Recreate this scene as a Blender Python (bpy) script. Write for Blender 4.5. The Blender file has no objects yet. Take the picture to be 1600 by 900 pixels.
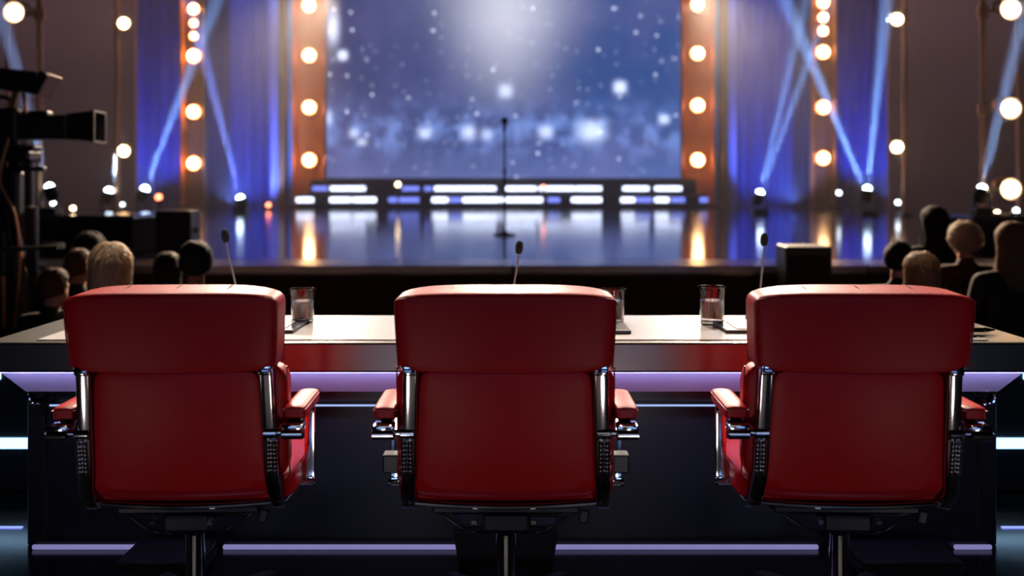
import bpy, bmesh, math, random
from mathutils import Vector, Matrix, noise

random.seed(7)
S = bpy.context.scene
COL = S.collection
PI = math.pi
V = Vector

# ------------------------------------------------------------------ camera
cam_d = bpy.data.cameras.new('camera')
cam = bpy.data.objects.new('camera', cam_d)
COL.objects.link(cam)
cam.location = (0, 0, 1.27)
cam.rotation_euler = (PI / 2, 0, 0)
cam_d.sensor_width = 36.0
cam_d.lens = 33.19
cam_d.shift_y = -0.103
cam_d.clip_end = 200
cam_d.dof.use_dof = True
cam_d.dof.focus_distance = 2.95
cam_d.dof.aperture_fstop = 1.6
S.camera = cam

# ------------------------------------------------------------------ world, exposure, large lights
w = bpy.data.worlds.new('world')
S.world = w
w.use_nodes = True
w.node_tree.nodes['Background'].inputs[0].default_value = (0.02, 0.022, 0.035, 1)
w.node_tree.nodes['Background'].inputs[1].default_value = 0.25
S.view_settings.view_transform = 'Standard'
S.view_settings.look = 'None'
S.view_settings.gamma = 1
S.view_settings.exposure = 0.0
S.view_settings.use_curve_mapping = False
cy = S.cycles
cy.max_bounces = 12
cy.diffuse_bounces = 2
cy.glossy_bounces = 4
cy.transmission_bounces = 12
cy.volume_bounces = 0
cy.sample_clamp_indirect = 4.0
cy.caustics_refractive = False
cy.caustics_reflective = False


def light(name, kind, loc, target, energy, color=(1, 1, 1), **kw):
    d = bpy.data.lights.new(name, kind)
    d.energy = energy * (170.0 if name == 'beam_lamp' else 1.0)
    d.color = color
    for k, v in kw.items():
        setattr(d, k, v)
    o = bpy.data.objects.new(name, d)
    COL.objects.link(o)
    o.location = loc
    o.rotation_euler = (V(target) - V(loc)).to_track_quat('-Z', 'Y').to_euler()
    return o


# front-of-house lamps: warm white profile spots hung above and beyond the desk
for i, x in enumerate((-1.7, 0.0, 1.7)):
    light('desk_key_spot', 'SPOT', (x * 1.25, 5.6, 4.6), (x * 0.75, 3.2, 0.74), 600, (1.0, 0.86, 0.72),
          spot_size=math.radians(46), spot_blend=0.6, shadow_soft_size=0.16)
for x in (-1.5, 0.0, 1.5):
    light('stage_front_spot', 'SPOT', (x * 1.4, 8.2, 3.3), (x * 0.8, 3.0, 0.74), 800, (1.0, 0.84, 0.68),
          spot_size=math.radians(30), spot_blend=0.6, shadow_soft_size=0.14)
# dim house light and cool wash behind the judges
light('rear_fill', 'AREA', (0.0, -3.6, 2.3), (0, 2.5, 0.6), 10, (1.0, 0.80, 0.72), shape='RECTANGLE', size=4.5, size_y=0.4)
# small foot spots on the floor behind the chairs
for x in (-1.42, -0.46, 0.46, 1.42):
    light('foot_spot', 'SPOT', (x, 1.5, 0.24), (x * 0.95, 2.5, 0.56), 4.4, (1.0, 0.84, 0.78), spot_size=math.radians(75), spot_blend=1.0, shadow_soft_size=0.07)
# warm backlight over the front rows
for sx in (-1, 1):
    light('audience_backlight', 'SPOT', (sx * 2.2, 11.5, 3.6), (sx * 2.4, 5.6, 0.8), 6500, (1.0, 0.74, 0.52), spot_size=math.radians(30), spot_blend=0.8, shadow_soft_size=0.15)
light('house_wash_blue', 'AREA', (-1.5, -3.4, 0.75), (0, 2.5, 0.6), 16, (0.25, 0.45, 1.0), shape='RECTANGLE', size=2.2, size_y=0.35)
light('house_wash_blue', 'AREA', (2.0, -3.4, 0.75), (0, 2.5, 0.6), 16, (0.25, 0.45, 1.0), shape='RECTANGLE', size=2.2, size_y=0.35)


# ------------------------------------------------------------------ materials
def nodes(name):
    m = bpy.data.materials.new(name)
    m.use_nodes = True
    nt = m.node_tree
    return m, nt, nt.nodes['Principled BSDF']


def lin(c):
    return tuple(((v / 255) / 12.92 if v / 255 <= 0.04045 else ((v / 255 + 0.055) / 1.055) ** 2.4) for v in c) + (1.0,)


def mat(name, rgb, rough=0.5, metal=0.0, var=0.12, scale=20.0, bump=0.0, bscale=200.0, coat=0.0, stretch=None, rvar=0.0, spec=0.5):
    m, nt, b = nodes(name)
    c = lin(rgb)
    tc = nt.nodes.new('ShaderNodeTexCoord')
    mp = nt.nodes.new('ShaderNodeMapping')
    if stretch:
        mp.inputs['Scale'].default_value = stretch
    nt.links.new(tc.outputs['Object'], mp.inputs['Vector'])
    nz = nt.nodes.new('ShaderNodeTexNoise')
    nz.inputs['Scale'].default_value = scale
    nz.inputs['Detail'].default_value = 4
    nt.links.new(mp.outputs['Vector'], nz.inputs['Vector'])
    mx = nt.nodes.new('ShaderNodeMix')
    mx.data_type = 'RGBA'
    mx.inputs[6].default_value = tuple(max(0, v * (1 - var)) for v in c[:3]) + (1,)
    mx.inputs[7].default_value = tuple(min(1, v * (1 + var)) for v in c[:3]) + (1,)
    nt.links.new(nz.outputs['Fac'], mx.inputs[0])
    nt.links.new(mx.outputs[2], b.inputs['Base Color'])
    b.inputs['Roughness'].default_value = rough
    b.inputs['Metallic'].default_value = metal
    b.inputs['Specular IOR Level'].default_value = spec
    b.inputs['Coat Weight'].default_value = coat
    b.inputs['Coat Roughness'].default_value = 0.15
    if rvar:
        mr = nt.nodes.new('ShaderNodeMapRange')
        mr.inputs['To Min'].default_value = max(0.02, rough - rvar)
        mr.inputs['To Max'].default_value = rough + rvar
        nt.links.new(nz.outputs['Fac'], mr.inputs['Value'])
        nt.links.new(mr.outputs['Result'], b.inputs['Roughness'])
    if bump:
        n2 = nt.nodes.new('ShaderNodeTexNoise')
        n2.inputs['Scale'].default_value = bscale
        n2.inputs['Detail'].default_value = 3
        nt.links.new(mp.outputs['Vector'], n2.inputs['Vector'])
        bp = nt.nodes.new('ShaderNodeBump')
        bp.inputs['Strength'].default_value = bump
        bp.inputs['Distance'].default_value = 0.002
        nt.links.new(n2.outputs['Fac'], bp.inputs['Height'])
        nt.links.new(bp.outputs['Normal'], b.inputs['Normal'])
    return m


def emis(name, color, strength, base=(20, 20, 22)):
    m, nt, b = nodes(name)
    b.inputs['Base Color'].default_value = lin(base)
    b.inputs['Emission Color'].default_value = tuple(color) + (1,)
    b.inputs['Emission Strength'].default_value = strength
    b.inputs['Roughness'].default_value = 0.3
    return m


M = {}
M['leather'] = mat('red_leather', (172, 14, 22), 0.42, var=0.10, scale=9, bump=0.16, bscale=420, rvar=0.05, spec=0.19)
M['seam'] = mat('red_piping', (150, 16, 22), 0.38, var=0.1, bump=0.1, bscale=600)
M['chrome'] = mat('polished_chrome', (205, 207, 212), 0.09, 1.0, var=0.03, scale=6, rvar=0.03)
M['steel'] = mat('brushed_steel', (112, 108, 104), 0.34, 1.0, var=0.06, scale=30, stretch=(0.3, 12, 12), bump=0.05, bscale=120)
M['steel_lilac'] = mat('satin_anodised_trim', (176, 172, 190), 0.45, 0.2, var=0.05, scale=12, stretch=(0.4, 6, 6))
M['black_metal'] = mat('black_powder_coat', (16, 16, 18), 0.42, 0.2, bump=0.08, bscale=500)
M['black_plastic'] = mat('black_plastic', (14, 14, 15), 0.45, bump=0.06, bscale=400)
M['black_rubber'] = mat('black_rubber', (12, 12, 12), 0.7)
M['neck'] = mat('grey_gooseneck', (150, 150, 154), 0.35, 0.3, var=0.05)
M['foam'] = mat('mic_foam', (14, 15, 17), 0.9, bump=0.8, bscale=900)
M['desk_white'] = mat('white_desk_inlay', (222, 216, 212), 0.22, var=0.03, scale=5, coat=0.2)
M['panel'] = mat('dark_desk_panel', (24, 24, 30), 0.30, var=0.15, scale=4, rvar=0.05)
M['floor'] = mat('glossy_black_floor', (14, 15, 19), 0.16, var=0.3, scale=3, rvar=0.07, bump=0.05, bscale=30)
M['stage_floor'] = mat('polished_stage_floor', (120, 124, 144), 0.11, 0.55, var=0.2, scale=0.7, rvar=0.05, bump=0.6, bscale=1.4, stretch=(1.3, 0.35, 1))
M['stage_edge'] = mat('nosing_sheen', (214, 208, 220), 0.22, 0.3, spec=0.9)
M['black_cloth'] = mat('black_stage_cloth', (42, 33, 32), 0.9, var=0.2, scale=8)
M['skirt'] = mat('black_stage_skirt', (78, 60, 56), 0.9, var=0.2, scale=6)
M['wall'] = mat('dark_wall_paint', (36, 31, 33), 0.85, var=0.15, scale=2)
M['flat'] = mat('brown_scenery_paint', (146, 116, 126), 0.8, var=0.12, scale=1.2)
M['curtain'] = mat('blue_stage_velvet', (66, 88, 190), 0.85, var=0.18, scale=3, stretch=(6, 6, 0.3))
M['curtain_dark'] = mat('plum_backdrop_velvet', (52, 42, 92), 0.88, var=0.2, scale=3, stretch=(6, 6, 0.3))
M['copper'] = mat('copper_lacquer', (228, 132, 58), 0.40, 0.35, var=0.18, scale=2.2, stretch=(3, 3, 0.5))
M['bronze'] = mat('dark_bronze_lacquer', (120, 84, 66), 0.42, 0.4, var=0.2, scale=2.2, stretch=(3, 3, 0.5))
M['gold'] = mat('old_gold_lacquer', (170, 128, 74), 0.42, 0.7, var=0.15, scale=2)
M['lavender'] = mat('lavender_lit_tint', (150, 146, 206), 0.45, 0.1, var=0.1)  # colour carries the bluish light falling on the fins
M['cyan'] = mat('pale_cyan_lacquer', (120, 170, 200), 0.45, 0.1, var=0.1)
M['pole'] = mat('warm_chrome_pole', (232, 176, 132), 0.34, 0.55, var=0.08, scale=4)
M['bulb'] = emis('warm_bulb', (1.0, 0.58, 0.26), 52)
M['bulb_dim'] = emis('warm_bulb_dimmed', (1.0, 0.55, 0.24), 18)
M['lens_cool'] = emis('cool_lens', (0.62, 0.82, 1.0), 30)
M['pip_warm'] = emis('small_warm_pip', (1.0, 0.7, 0.4), 14)
M['pip_red'] = emis('small_red_pip', (1.0, 0.22, 0.10), 9)
M['pip_white'] = emis('small_white_pip', (0.8, 0.9, 1.0), 9)
M['led_white'] = emis('riser_led_white', (0.66, 0.74, 1.0), 4.5)
M['led_blue'] = emis('riser_led_blue', (0.20, 0.26, 1.0), 1.7)
M['led_purple'] = emis('desk_led_violet', (0.46, 0.43, 1.0), 22.0)
M['led_ice'] = emis('desk_led_ice', (0.40, 0.58, 1.0), 0.9)
M['led_base'] = emis('desk_led_base', (0.50, 0.45, 1.0), 0.42)
M['led_sky'] = emis('step_led_sky', (0.36, 0.66, 1.0), 2.6)
M['paper'] = mat('white_paper', (232, 230, 226), 0.7, var=0.02)
M['folder'] = mat('black_folder_card', (26, 25, 26), 0.4, bump=0.1, bscale=300)
M['pen'] = mat('black_pen', (14, 14, 16), 0.25)
M['skin_a'] = mat('skin_light', (196, 142, 118), 0.55, var=0.08)
M['skin_b'] = mat('skin_tan', (150, 100, 78), 0.55, var=0.08)


def glass(name, ior, tint=(1, 1, 1)):
    m, nt, b = nodes(name)
    b.inputs['Base Color'].default_value = tuple(tint) + (1,)
    b.inputs['Roughness'].default_value = 0.0
    b.inputs['IOR'].default_value = ior
    b.inputs['Transmission Weight'].default_value = 1.0
    return m


M['glass'] = glass('clear_glass', 1.48)
M['water'] = glass('water', 1.33, (0.97, 0.98, 1.0))


def hair_mat(name, rgb):
    return mat(name, rgb, 0.68, spec=0.25, var=0.6, scale=60, stretch=(3, 3, 0.4), bump=0.5, bscale=160)


# ------------------------------------------------------------------ mesh helpers
def obj(name, bm, material, parent=None, smooth=True, loc=None):
    me = bpy.data.meshes.new(name)
    if smooth is True:
        for f in bm.faces:
            f.smooth = True
    bmesh.ops.recalc_face_normals(bm, faces=bm.faces)
    if smooth is True:
        for e in bm.edges:
            if len(e.link_faces) == 2 and e.calc_face_angle(0.0) > 0.6:
                e.smooth = False
    bm.to_mesh(me)
    bm.free()
    o = bpy.data.objects.new(name, me)
    COL.objects.link(o)
    if material is not None:
        me.materials.append(M[material] if isinstance(material, str) else material)
    if parent is not None:
        o.parent = parent
    if loc is not None:
        o.location = loc
    return o


def empty(name, loc=(0, 0, 0), rz=0.0, scale=None):
    o = bpy.data.objects.new(name, None)
    COL.objects.link(o)
    o.empty_display_size = 0.1
    o.location = loc
    o.rotation_euler = (0, 0, rz)
    if scale:
        o.scale = scale
    return o


def tag(o, label=None, cat=None, group=None, kind=None):
    if label:
        o['label'] = label
    if cat:
        o['category'] = cat
    if group:
        o['group'] = group
    if kind:
        o['kind'] = kind
    return o


def struct(o, label):
    return tag(o, label, None, None, 'structure')


def copy_tree(o, parent=None):
    c = o.copy()
    COL.objects.link(c)
    c.parent = parent
    for ch in list(o.children):
        copy_tree(ch, c)
    return c


def nb():
    return bmesh.new()


def box(bm, c, s, bev=0.0, seg=2, mtx=None):
    r = bmesh.ops.create_cube(bm, size=1.0)
    vs = r['verts']
    bmesh.ops.scale(bm, vec=V(s), verts=vs)
    if bev:
        es = list({e for v in vs for e in v.link_edges})
        rr = bmesh.ops.bevel(bm, geom=es, offset=bev, segments=seg, affect='EDGES', profile=0.5)
        vs = list({v for f in rr['faces'] for v in f.verts} | {v for v in vs if v.is_valid})
    T = Matrix.Translation(V(c))
    if mtx is not None:
        T = T @ mtx
    bmesh.ops.transform(bm, matrix=T, verts=vs)
    return vs


def lathe(bm, prof, seg=24, c=(0, 0, 0), mtx=None):
    rings = []
    new = []
    for r, z in prof:
        if r < 1e-6:
            v = bm.verts.new((0, 0, z))
            rings.append([v])
            new.append(v)
        else:
            ring = [bm.verts.new((r * math.cos(2 * PI * k / seg), r * math.sin(2 * PI * k / seg), z)) for k in range(seg)]
            rings.append(ring)
            new += ring
    for a, b in zip(rings, rings[1:]):
        for k in range(seg):
            k2 = (k + 1) % seg
            if len(a) == 1 and len(b) == 1:
                continue
            if len(a) == 1:
                bm.faces.new((a[0], b[k2], b[k]))
            elif len(b) == 1:
                bm.faces.new((a[k], a[k2], b[0]))
            else:
                bm.faces.new((a[k], a[k2], b[k2], b[k]))
    T = Matrix.Translation(V(c))
    if mtx is not None:
        T = T @ mtx
    bmesh.ops.transform(bm, matrix=T, verts=new)
    return new


def sweep(bm, pts, prof, up=V((1, 0, 0)), scales=None, cap=True):
    """sweep a closed 2D profile (a,b) along pts; a runs along `up`, b along the normal"""
    pts = [V(p) for p in pts]
    n = len(pts)
    rings = []
    for i, p in enumerate(pts):
        t = (pts[min(i + 1, n - 1)] - pts[max(i - 1, 0)]).normalized()
        u = (up - t * up.dot(t))
        if u.length < 1e-5:
            u = V((0, 1, 0)) - t * t.y
        u.normalize()
        b = t.cross(u)
        s = scales[i] if scales else 1.0
        rings.append([bm.verts.new(p + u * (a * s) + b * (c * s)) for a, c in prof])
    m = len(prof)
    for a, b in zip(rings, rings[1:]):
        for k in range(m):
            bm.faces.new((a[k], a[(k + 1) % m], b[(k + 1) % m], b[k]))
    if cap:
        bm.faces.new(list(reversed(rings[0])))
        bm.faces.new(rings[-1])


def circ(r, n=10):
    return [(r * math.cos(2 * PI * k / n), r * math.sin(2 * PI * k / n)) for k in range(n)]


def rrect(wd, hd, r, n=3):
    out = []
    for cx, cy_, a0 in ((wd - r, hd - r, 0), (-wd + r, hd - r, PI / 2), (-wd + r, -hd + r, PI), (wd - r, -hd + r, 1.5 * PI)):
        for k in range(n + 1):
            a = a0 + k * PI / 2 / n
            out.append((cx + r * math.cos(a), cy_ + r * math.sin(a)))
    return out


def smooth_path(pts, n=6):
    """Catmull-Rom through pts"""
    pts = [V(p) for p in pts]
    out = []
    for i in range(len(pts) - 1):
        p0, p1, p2, p3 = pts[max(i - 1, 0)], pts[i], pts[i + 1], pts[min(i + 2, len(pts) - 1)]
        for k in range(n):
            t = k / n
            out.append(0.5 * ((2 * p1) + (p2 - p0) * t + (2 * p0 - 5 * p1 + 4 * p2 - p3) * t * t + (3 * p1 - p0 - 3 * p2 + p3) * t ** 3))
    out.append(pts[-1])
    return out


def tube(bm, pts, r, n=10, path_n=6, up=V((1, 0.13, 0.07)), scales=None):
    p = smooth_path(pts, path_n) if path_n else pts
    sweep(bm, p, circ(r, n), up, scales)


def puff(bm, c, s, fn=None, n=14, e=0.32, keep=None):
    """a cushion: cube grid pushed to a rounded box; fn(p in -1..1) -> world point"""
    r = bmesh.ops.create_cube(bm, size=2.0)
    vs = r['verts']
    es = list({ed for v in vs for ed in v.link_edges})
    rr = bmesh.ops.subdivide_edges(bm, edges=es, cuts=n, use_grid_fill=True)
    vs = list({v for v in bm.verts if v.is_valid and v.tag is False})
    for v in vs:
        p = v.co.copy()
        # round the corners with a superellipse-like pull
        q = V((p.x, p.y, p.z))
        L = (abs(q.x) ** (2 / e) + abs(q.y) ** (2 / e) + abs(q.z) ** (2 / e)) ** (e / 2)
        q = q / L if L > 1e-6 else q
        v.co = fn(q) if fn else V(c) + V((q.x * s[0], q.y * s[1], q.z * s[2]))
        v.tag = True


def sph(bm, c, r, seg=16, rings=10):
    res = bmesh.ops.create_uvsphere(bm, u_segments=seg, v_segments=rings, radius=1.0)
    rr = r if hasattr(r, '__len__') else (r, r, r)
    bmesh.ops.scale(bm, vec=V(rr), verts=res['verts'])
    bmesh.ops.translate(bm, vec=V(c), verts=res['verts'])
    return res['verts']


def bar(bm, a, b, wx, wy, bev=0.0):
    """rectangular bar between two points"""
    a, b = V(a), V(b)
    d = b - a
    q = d.to_track_quat('Z', 'Y').to_matrix().to_4x4()
    return box(bm, (a + b) / 2, (wx, wy, d.length), bev, 1, q)


def boxo(name, c, s, material, parent=None, bev=0.0, seg=2):
    bm = nb()
    box(bm, c, s, bev, seg)
    return obj(name, bm, material, parent, smooth=False)


# ================================================================== THE ROOM
AUD = -0.43           # audience floor level
STG = 0.57            # stage level
SF = 7.94             # stage front
o = boxo('floor', (0, 2.0, AUD - 0.05), (30, 18, 0.1), 'black_cloth'); struct(o, 'dark auditorium floor')
o = boxo('wall_back', (0, 29.6, 4.5), (30, 0.2, 10.2), 'wall'); struct(o, 'dark wall behind the stage')
o = boxo('wall_left', (-15.1, 11.5, 4.5), (0.2, 36.4, 10.2), 'wall'); struct(o, 'dark left studio wall')
o = boxo('wall_right', (15.1, 11.5, 4.5), (0.2, 36.4, 10.2), 'wall'); struct(o, 'dark right studio wall')
o = boxo('wall_front', (0, -6.6, 4.5), (30, 0.2, 10.2), 'wall'); struct(o, 'dark wall behind the judges')
o = boxo('ceiling', (0, 11.5, 9.7), (30.4, 36.4, 0.2), 'wall'); struct(o, 'dark studio ceiling')
# judges' platform with a polished black floor
o = boxo('floor_platform', (0, 0.2, AUD / 2), (9.0, 7.8, -AUD), 'floor'); struct(o, 'polished black floor of the judging platform')
# right audience riser
o = boxo('floor_riser', (3.5, 6.05, (AUD - 0.25) / 2), (4.2, 3.6, 0.18), 'black_cloth'); struct(o, 'low black riser under the right audience block')
# stage
o = boxo('floor_stage', (0, (SF + 29.5) / 2, (AUD + STG) / 2), (29.9, 29.5 - SF, STG - AUD), 'stage_floor'); struct(o, 'polished reflective stage floor')
stage_o = o
bm = nb()
box(bm, (0, SF - 0.012, AUD + 0.46), (29.8, 0.02, 0.92))
o = obj('trim_1', bm, 'skirt', None, False); struct(o, 'black skirt along the stage front')
for k in range(10):
    boxo('nosing', (-13.4 + k * 2.98, SF + 0.31, STG - 0.03), (2.95, 0.70, 0.068), 'stage_edge', o, 0.008, 1)  # stage edge made deep and pale to carry the floor's pale reflection

# ================================================================== BACKDROP
# ---- LED screen
sm, nt, b = nodes('starfield_screen')
N = nt.nodes
Lk = nt.links.new
tc = N.new('ShaderNodeTexCoord')
sep = N.new('ShaderNodeSeparateXYZ')
Lk(tc.outputs['Object'], sep.inputs[0])


def math_n(op, a, b_=None, c_=None, clamp=False):
    n = N.new('ShaderNodeMath')
    n.operation = op
    n.use_clamp = clamp
    for i, v in enumerate((a, b_, c_)):
        if v is None:
            continue
        if isinstance(v, (int, float)):
            n.inputs[i].default_value = v
        else:
            Lk(v, n.inputs[i])
    return n.outputs[0]


def mixc(f, a, b_):
    n = N.new('ShaderNodeMix')
    n.data_type = 'RGBA'
    for i, v in ((0, f), (6, a), (7, b_)):
        if isinstance(v, tuple):
            n.inputs[i].default_value = v
        elif isinstance(v, (int, float)):
            n.inputs[i].default_value = v
        else:
            Lk(v, n.inputs[i])
    return n.outputs[2]


def addc(f, a, b_):
    n = N.new('ShaderNodeMix')
    n.data_type = 'RGBA'
    n.blend_type = 'ADD'
    for i, v in ((0, f), (6, a), (7, b_)):
        if isinstance(v, tuple):
            n.inputs[i].default_value = v
        elif isinstance(v, (int, float)):
            n.inputs[i].default_value = v
        else:
            Lk(v, n.inputs[i])
    return n.outputs[2]


X, Z = sep.outputs['X'], sep.outputs['Z']       # metres from the screen's lower centre
nz = N.new('ShaderNodeTexNoise'); nz.inputs['Scale'].default_value = 0.55; nz.inputs['Detail'].default_value = 6
Lk(tc.outputs['Object'], nz.inputs['Vector'])
nz2 = N.new('ShaderNodeTexNoise'); nz2.inputs['Scale'].default_value = 1.7; nz2.inputs['Detail'].default_value = 5
Lk(tc.outputs['Object'], nz2.inputs['Vector'])
fx = math_n('MULTIPLY_ADD', X, 0.1, 0.5, True)
base = mixc(fx, lin((52, 58, 104)), lin((16, 66, 132)))
neb = math_n('MULTIPLY', math_n('SUBTRACT', nz.outputs['Fac'], 0.42), 4.0, None, True)
base = mixc(math_n('MULTIPLY', neb, 0.5), base, lin((84, 86, 142)))
# bright shaft down the middle of the picture: width grows towards the top
ax = math_n('ABSOLUTE', math_n('ADD', X, -0.05))
shw = math_n('MULTIPLY_ADD', Z, 0.17, 0.75)
shaft = math_n('POWER', 2.718, math_n('MULTIPLY', math_n('POWER', math_n('DIVIDE', ax, shw), 2.0), -1.0))
shz = math_n('MULTIPLY_ADD', Z, 0.36, -0.62, True)
shaft = math_n('MULTIPLY', shaft, shz)
base = addc(math_n('MULTIPLY', shaft, 0.62), base, (0.80, 0.78, 0.78, 1))
# glowing clouds along the bottom third
band = math_n('POWER', 2.718, math_n('MULTIPLY', math_n('POWER', math_n('MULTIPLY', math_n('ADD', Z, -1.35), 1.6), 2.0), -1.0))
cl = math_n('MULTIPLY', math_n('SUBTRACT', nz2.outputs['Fac'], 0.43), 5.0, None, True)
base = addc(math_n('MULTIPLY', math_n('MULTIPLY', band, cl), 0.4), base, (0.25, 0.42, 0.95, 1))
low = math_n('POWER', 2.718, math_n('MULTIPLY', Z, -1.1))
base = addc(math_n('MULTIPLY', low, 0.35), base, (0.18, 0.20, 0.42, 1))


def stars(scale, thr, seedoff, strength, keep):
    global base
    mp = N.new('ShaderNodeMapping')
    mp.inputs['Location'].default_value = (seedoff, 0, seedoff * 0.7)
    Lk(tc.outputs['Object'], mp.inputs['Vector'])
    cmb = N.new('ShaderNodeSeparateXYZ'); Lk(mp.outputs[0], cmb.inputs[0])
    c2 = N.new('ShaderNodeCombineXYZ'); Lk(cmb.outputs['X'], c2.inputs['X']); Lk(cmb.outputs['Z'], c2.inputs['Y'])
    vo = N.new('ShaderNodeTexVoronoi'); vo.voronoi_dimensions = '2D'
    vo.inputs['Scale'].default_value = scale
    Lk(c2.outputs[0], vo.inputs['Vector'])
    d = math_n('LESS_THAN', vo.outputs['Distance'], thr)
    sc = N.new('ShaderNodeSeparateColor'); Lk(vo.outputs['Color'], sc.inputs[0])
    g = math_n('MULTIPLY', math_n('GREATER_THAN', sc.outputs[0], keep), sc.outputs[1])
    base = addc(math_n('MULTIPLY', math_n('MULTIPLY', d, g), strength, None, True), base, (0.80, 0.84, 1.0, 1))


stars(1.7, 0.085, 3.1, 0.8, 0.55)
stars(2.6, 0.10, 11.7, 0.30, 0.55)


def spot_print(cx, cz, rx, rz, col, st, p=4.0):
    """a printed glowing patch in the picture"""
    global base
    dx = math_n('POWER', math_n('ABSOLUTE', math_n('DIVIDE', math_n('ADD', X, -cx), rx)), p)
    dz = math_n('POWER', math_n('ABSOLUTE', math_n('DIVIDE', math_n('ADD', Z, -cz), rz)), p)
    g = math_n('POWER', 2.718, math_n('MULTIPLY', math_n('ADD', dx, dz), -1.0))
    base = addc(math_n('MULTIPLY', g, st), base, col + (1,))


def scr(px, py):
    return ((px - 788) / 54.6, (278 - py) / 54.6)


for px, py, rx, rz, st in ((520, 43, 0.16, 0.45, 0.9), (535, 86, 0.13, 0.13, 1.5), (969, 136, 0.17, 0.17, 1.3), (924, 205, 0.38, 0.30, 0.8),
                           (790, 142, 0.2, 0.2, 0.7), (1038, 186, 0.15, 0.13, 0.9), (853, 206, 0.2, 0.18, 0.7), (512, 183, 0.12, 0.2, 0.6),
                           (553, 208, 0.14, 0.14, 0.6), (565, 222, 0.14, 0.10, 0.7), (664, 208, 0.18, 0.15, 0.7), (732, 207, 0.2, 0.2, 0.7), (760, 210, 0.16, 0.16, 0.5)):
    cx_, cz_ = scr(px, py)
    spot_print(cx_, cz_, rx, rz, (0.72, 0.80, 1.0), st, 2.6)
b.inputs['Base Color'].default_value = (0.01, 0.01, 0.012, 1)
b.inputs['Roughness'].default_value = 0.4
Lk(base, b.inputs['Emission Color'])
b.inputs['Emission Strength'].default_value = 1.6
M['screen'] = sm

scr_root = empty('led_screen', (-0.22, 27.1, 1.40))
tag(scr_root, 'huge screen at the back of the stage showing a starry blue sky', 'screen')
boxo('screen_face', (0, 0, 3.9), (10.2, 0.08, 7.8), 'screen', scr_root)
bm = nb()
for sx in (-1, 1):
    box(bm, (sx * 5.15, 0.06, 3.9), (0.1, 0.24, 7.8))
box(bm, (0, 0.06, -0.05), (10.4, 0.24, 0.1))
obj('screen_frame', bm, 'black_metal', scr_root, False)
bm = nb()
for sx in (-1, 1):
    box(bm, (sx * 4.2, 0.4, 3.4), (0.2, 0.2, 8.45))
obj('support_frame', bm, 'black_metal', scr_root, False)

# ---- stage riser in front of the screen
rz = empty('stage_riser', (-0.25, 25.3, STG))
tag(rz, 'black two-step riser with glowing light bars below the screen', 'riser')
boxo('lower_step', (0, 0.49, 0.19), (11.0, 0.98, 0.38), 'black_metal', rz, 0.02, 1)
boxo('upper_step', (0, 0.765, 0.53), (10.6, 0.43, 0.30), 'black_metal', rz, 0.02, 1)
boxo('top_deck', (0, 0.815, 0.73), (10.6, 0.33, 0.10), 'black_metal', rz, 0.02, 1)


def rx_(px, D):
    return (px - 800) * D / 1475 + 0.25


row2 = [(463, 490, 'led_white'), (515, 549, 'led_white'), (551, 588, 'led_white'), (607, 655, 'led_blue'), (675, 700, 'led_white'), (702, 722, 'led_blue'), (723, 780, 'led_white'), (782, 850, 'led_white'), (856, 875, 'led_blue'), (893, 940, 'led_white'), (970, 992, 'led_white'), (994, 1019, 'led_blue'), (1023, 1045, 'led_white'), (1048, 1070, 'led_blue'), (1093, 1106, 'led_blue')]
row1 = [(488, 512, 'led_blue'), (516, 571, 'led_white'), (628, 655, 'led_blue'), (663, 675, 'led_blue'), (679, 775, 'led_white'), (790, 838, 'led_white'), (842, 898, 'led_white'), (899, 940, 'led_white'), (973, 1014, 'led_white'), (1023, 1065, 'led_white')]
for a, b_, mt in row2:
    x0, x1 = rx_(a, 25.3), rx_(b_, 25.3)
    boxo('light_bar', ((x0 + x1) / 2, -0.005, 0.235), (x1 - x0, 0.05, 0.13), mt, rz, 0.02, 1)
for a, b_, mt in row1:
    x0, x1 = rx_(a, 25.85), rx_(b_, 25.85)
    boxo('light_bar', ((x0 + x1) / 2, 0.545, 0.535), (x1 - x0, 0.05, 0.12), mt, rz, 0.02, 1)


# ---- curtains
def curtain(name, x0, x1, y, z0, z1, material, label, pleat=0.42, depth=0.16, nz_=6, seed=0):
    rnd = random.Random(seed)
    bm = nb()
    nx = max(8, int((x1 - x0) / pleat * 10))
    cols = []
    ph = rnd.uniform(0, 6)
    for i in range(nx + 1):
        t = i / nx
        x = x0 + (x1 - x0) * t
        u = (x - x0) / pleat * 2 * PI + ph
        col_ = []
        for j in range(nz_ + 1):
            s = j / nz_
            d = depth * (0.6 + 0.4 * (1 - s)) * (math.sin(u) + 0.35 * math.sin(2.3 * u + 1.1 + s * 0.6))
            col_.append(bm.verts.new((x, y + d, z0 + (z1 - z0) * s)))
        cols.append(col_)
    for i in range(nx):
        for j in range(nz_):
            bm.faces.new((cols[i][j], cols[i + 1][j], cols[i + 1][j + 1], cols[i][j + 1]))
    bmesh.ops.solidify(bm, geom=list(bm.faces), thickness=0.02)
    o = obj(name, bm, material)
    tag(o, label, 'curtain', 'pleated stage curtains')
    return o


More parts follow.
